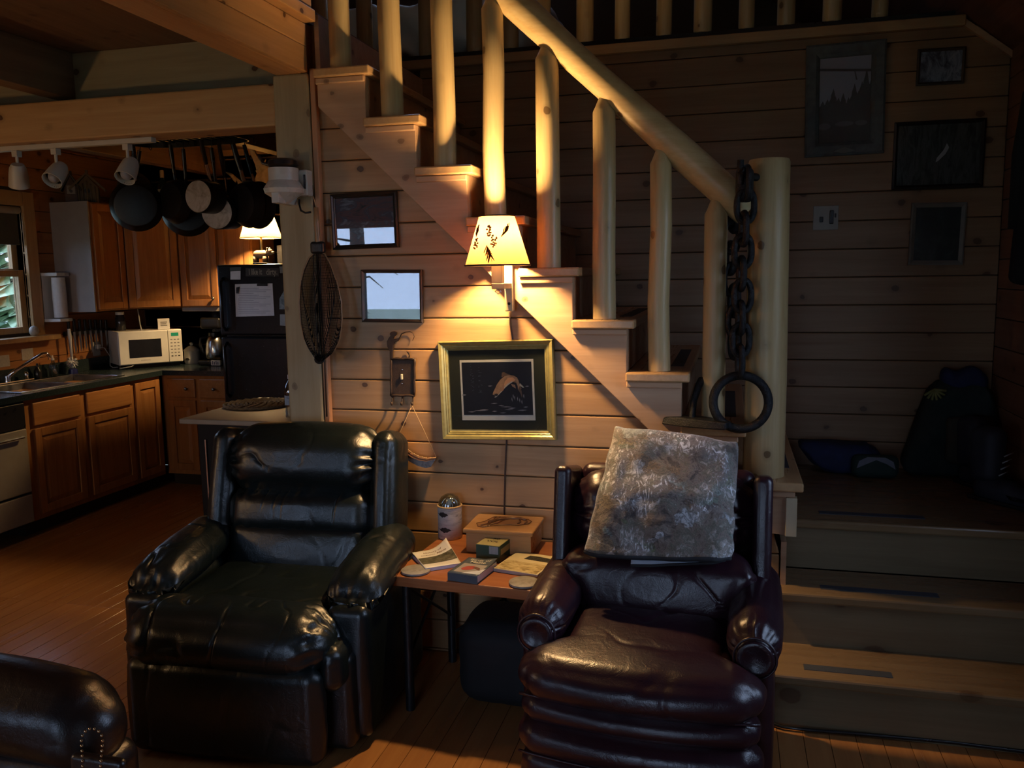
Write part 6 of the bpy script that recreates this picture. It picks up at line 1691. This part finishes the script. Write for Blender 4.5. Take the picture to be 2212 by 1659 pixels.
ALU = blotch('worn_aluminium', [(.16,.11,.07),(.40,.36,.32),(.55,.52,.50),(.42,.38,.33)], 16, rough=.4)
def pan(label, name, hang, ctr, rpx, face, depth, handle_split=None, yy=PY, flare=.82, base=None, hw=.011, skew=1.0):
    """pan hanging by its handle: hang/ctr are sight lines, face = way its underside looks"""
    H, C = onY(*hang, yy), onY(*ctr, yy)
    H.z = RZ_ - .045
    r = abs(onY(ctr[0] + rpx, ctr[1], yy).x - C.x)
    o = thing(name, label, 'pan', tuple(C), group='pans hanging from the pot rack')
    f = Vector(face).normalized(); M = f.to_track_quat('Z', 'Y').to_matrix()
    prof = [(0, -depth + .004), (r*.97, -depth + .004), (r, -depth), (r*.985, -depth*.98), (r*lerp(1, flare, .6), -depth*.35), (r*flare, -.006), (r*flare*.96, 0)]
    inner = [(0, -.008), (r*flare*.93, -.008), (r*.955, -depth)]
    MB().lathe([(r*flare*.96, 0), (r*flare, -.006), (r*lerp(1, flare, .55), -depth*.45), (r, -depth), (r*.955, -depth), (r*flare*.9, -.010), (0, -.010)], 34, C, M, caps=False).build('pan_body', NONST, o, smooth='auto', world=True)
    MB().lathe([(r*flare*.955, .0005), (r*flare*.90, .002), (0, .002)], 34, C, M, caps=False).build('pan_base', base or NONST, o, smooth='auto', world=True)
    rim = C + (H - C).normalized()*r*.97 - f*depth*.75
    mid = rim.lerp(H, .30)
    if handle_split:
        mid = rim.lerp(H, handle_split)
        MB().tube([rim, mid], [hw*.9, hw*.75], 8, flat=.5).build('handle_shank', STEEL, o, smooth='auto', world=True)
        MB().tube([mid, mid.lerp(H, .5), H], [hw*.9, hw*1.15, hw], 10, flat=.6).build('handle', BLACKP, o, smooth='auto', world=True)
    else:
        MB().tube([rim, mid, mid.lerp(H, .6), H], [hw*.8, hw*.8, hw*1.15, hw], 10, flat=.6).build('handle', BLACKP, o, smooth='auto', world=True)
    MB().tube([H + Vector((0,0,-.008)), H + Vector((.006,0,.018)), H + Vector((0,0,.050))], .0022, 6).build('hook', BLACK, o, smooth=True, world=True)
    return o
pan('small black skillet half hidden behind another at the window end of the pot rack', 'skillet', (302, 330), (288, 405), 30, (.5, -.85, 0), .035, yy=PY + .10)
pan('black skillet with a short steel shank at the window end of the pot rack', 'skillet', (288, 318), (293, 444), 48, (.5, -.86, -.05), .045, .12, yy=PY - .10)
pan('black skillet turned edgewise on the pot rack', 'skillet', (368, 318), (366, 434), 42, (-.25, -.97, .05), .05, yy=PY - .02)
pan('wide black skillet hanging low in the middle of the pot rack', 'skillet', (396, 322), (404, 455), 48, (.5, -.86, .0), .045, yy=PY + .13)
pan('black saucepan with a stained tan base hanging in front of the others', 'saucepan', (434, 318), (428, 424), 31, (-.09, -1, .0), .13, .42, yy=PY - .12, flare=1.0, base=ALU)
pan('black saucepan with a worn pale base hanging behind the tan based one', 'saucepan', (473, 316), (468, 458), 33, (.06, -1, -.05), .16, .35, yy=PY + .0, flare=1.0, base=blotch('worn_base', [(.06,.05,.05),(.34,.33,.33),(.50,.50,.51),(.44,.44,.45)], 14, rough=.4))
pan('black skillet with a thick grip hanging at the lantern end of the pot rack', 'skillet', (503, 316), (520, 440), 46, (-.30, -.95, 0), .06, .28, yy=PY + .05, hw=.014)
pan('large black skillet at the lantern end of the pot rack', 'skillet', (528, 325), (545, 442), 46, (-.22, -.97, 0), .05, .22, yy=PY + .12)
pan('black slotted pan with a narrow grip hanging in the middle of the pot rack', 'skillet', (457, 328), (463, 425), 30, (.1, -1, 0), .035, yy=PY + .15)

# ------------------------------------------------------------------ peninsula with braided mat and water bottle
pe = thing('peninsula', 'black kitchen peninsula cabinet with a pale top behind the green recliner', 'cabinet', (-2.25, 3.9, 0))
PBK = plain('black_panel', (.006,.0062,.007), .6, var=.2, spec=.2)
MB().box(-2.575, -1.83, 3.64, 4.30, 0, .885).build('body', PBK, pe, world=True, bevel=.004)
MB().box(-2.64, -1.815, 3.585, 4.33, .886, .911).build('counter_top', plain('pale_laminate', (.27,.235,.18), .4, var=.06), pe, world=True, bevel=.004)
MB().box(-2.535, -2.528, 3.632, 3.6395, .12, .80).build('trim_strip', STEEL, pe, world=True)
a = onZ(552, 874, .912)
bm = thing('braided_mat', 'round braided straw mat lying on the peninsula top', 'placemat', (a.x + .03, a.y - .02, .9115))
STRAW = plain('straw_braid', (.16,.105,.05), .9, var=.4, scale=90)
m = MB()
for i in range(8):
    R_ = .018 + .0225*i; n = 14 + i*8
    m.tube([(R_*math.cos(t)*1.0, R_*math.sin(t), .008 + .003*math.sin(t*(n/3))) for t in [2*PI*k/n for k in range(n)]], .011, 6, closed=True, flat=.75)
m.build('braid', STRAW, bm, smooth=True)
a = onZ(626, 893, .912)
PET = glass_thin('clear_plastic', .14, (.72,.78,.80))
wbt = thing('water_bottle', 'clear plastic water bottle with a blue label against the timber post', 'bottle', (-2.09, 3.72, .9115))
MB().lathe([(.028,0),(.032,.006),(.030,.02),(.032,.03),(.030,.045),(.032,.06),(.0315,.115),(.032,.13),(.024,.165),(.012,.185),(.012,.195)], 22, caps=False).build('bottle_body', PET, wbt, smooth=True)
MB().lathe([(.0326,.065),(.0326,.112)], 22, caps=False).build('label', blotch('bottle_label', [(.05,.10,.20),(.30,.38,.46),(.10,.18,.30)], 26), wbt, smooth=True)
MB().lathe([(.0135,.193),(.0135,.212),(0,.213)], 16).build('cap', WHITEP, wbt, smooth='auto')
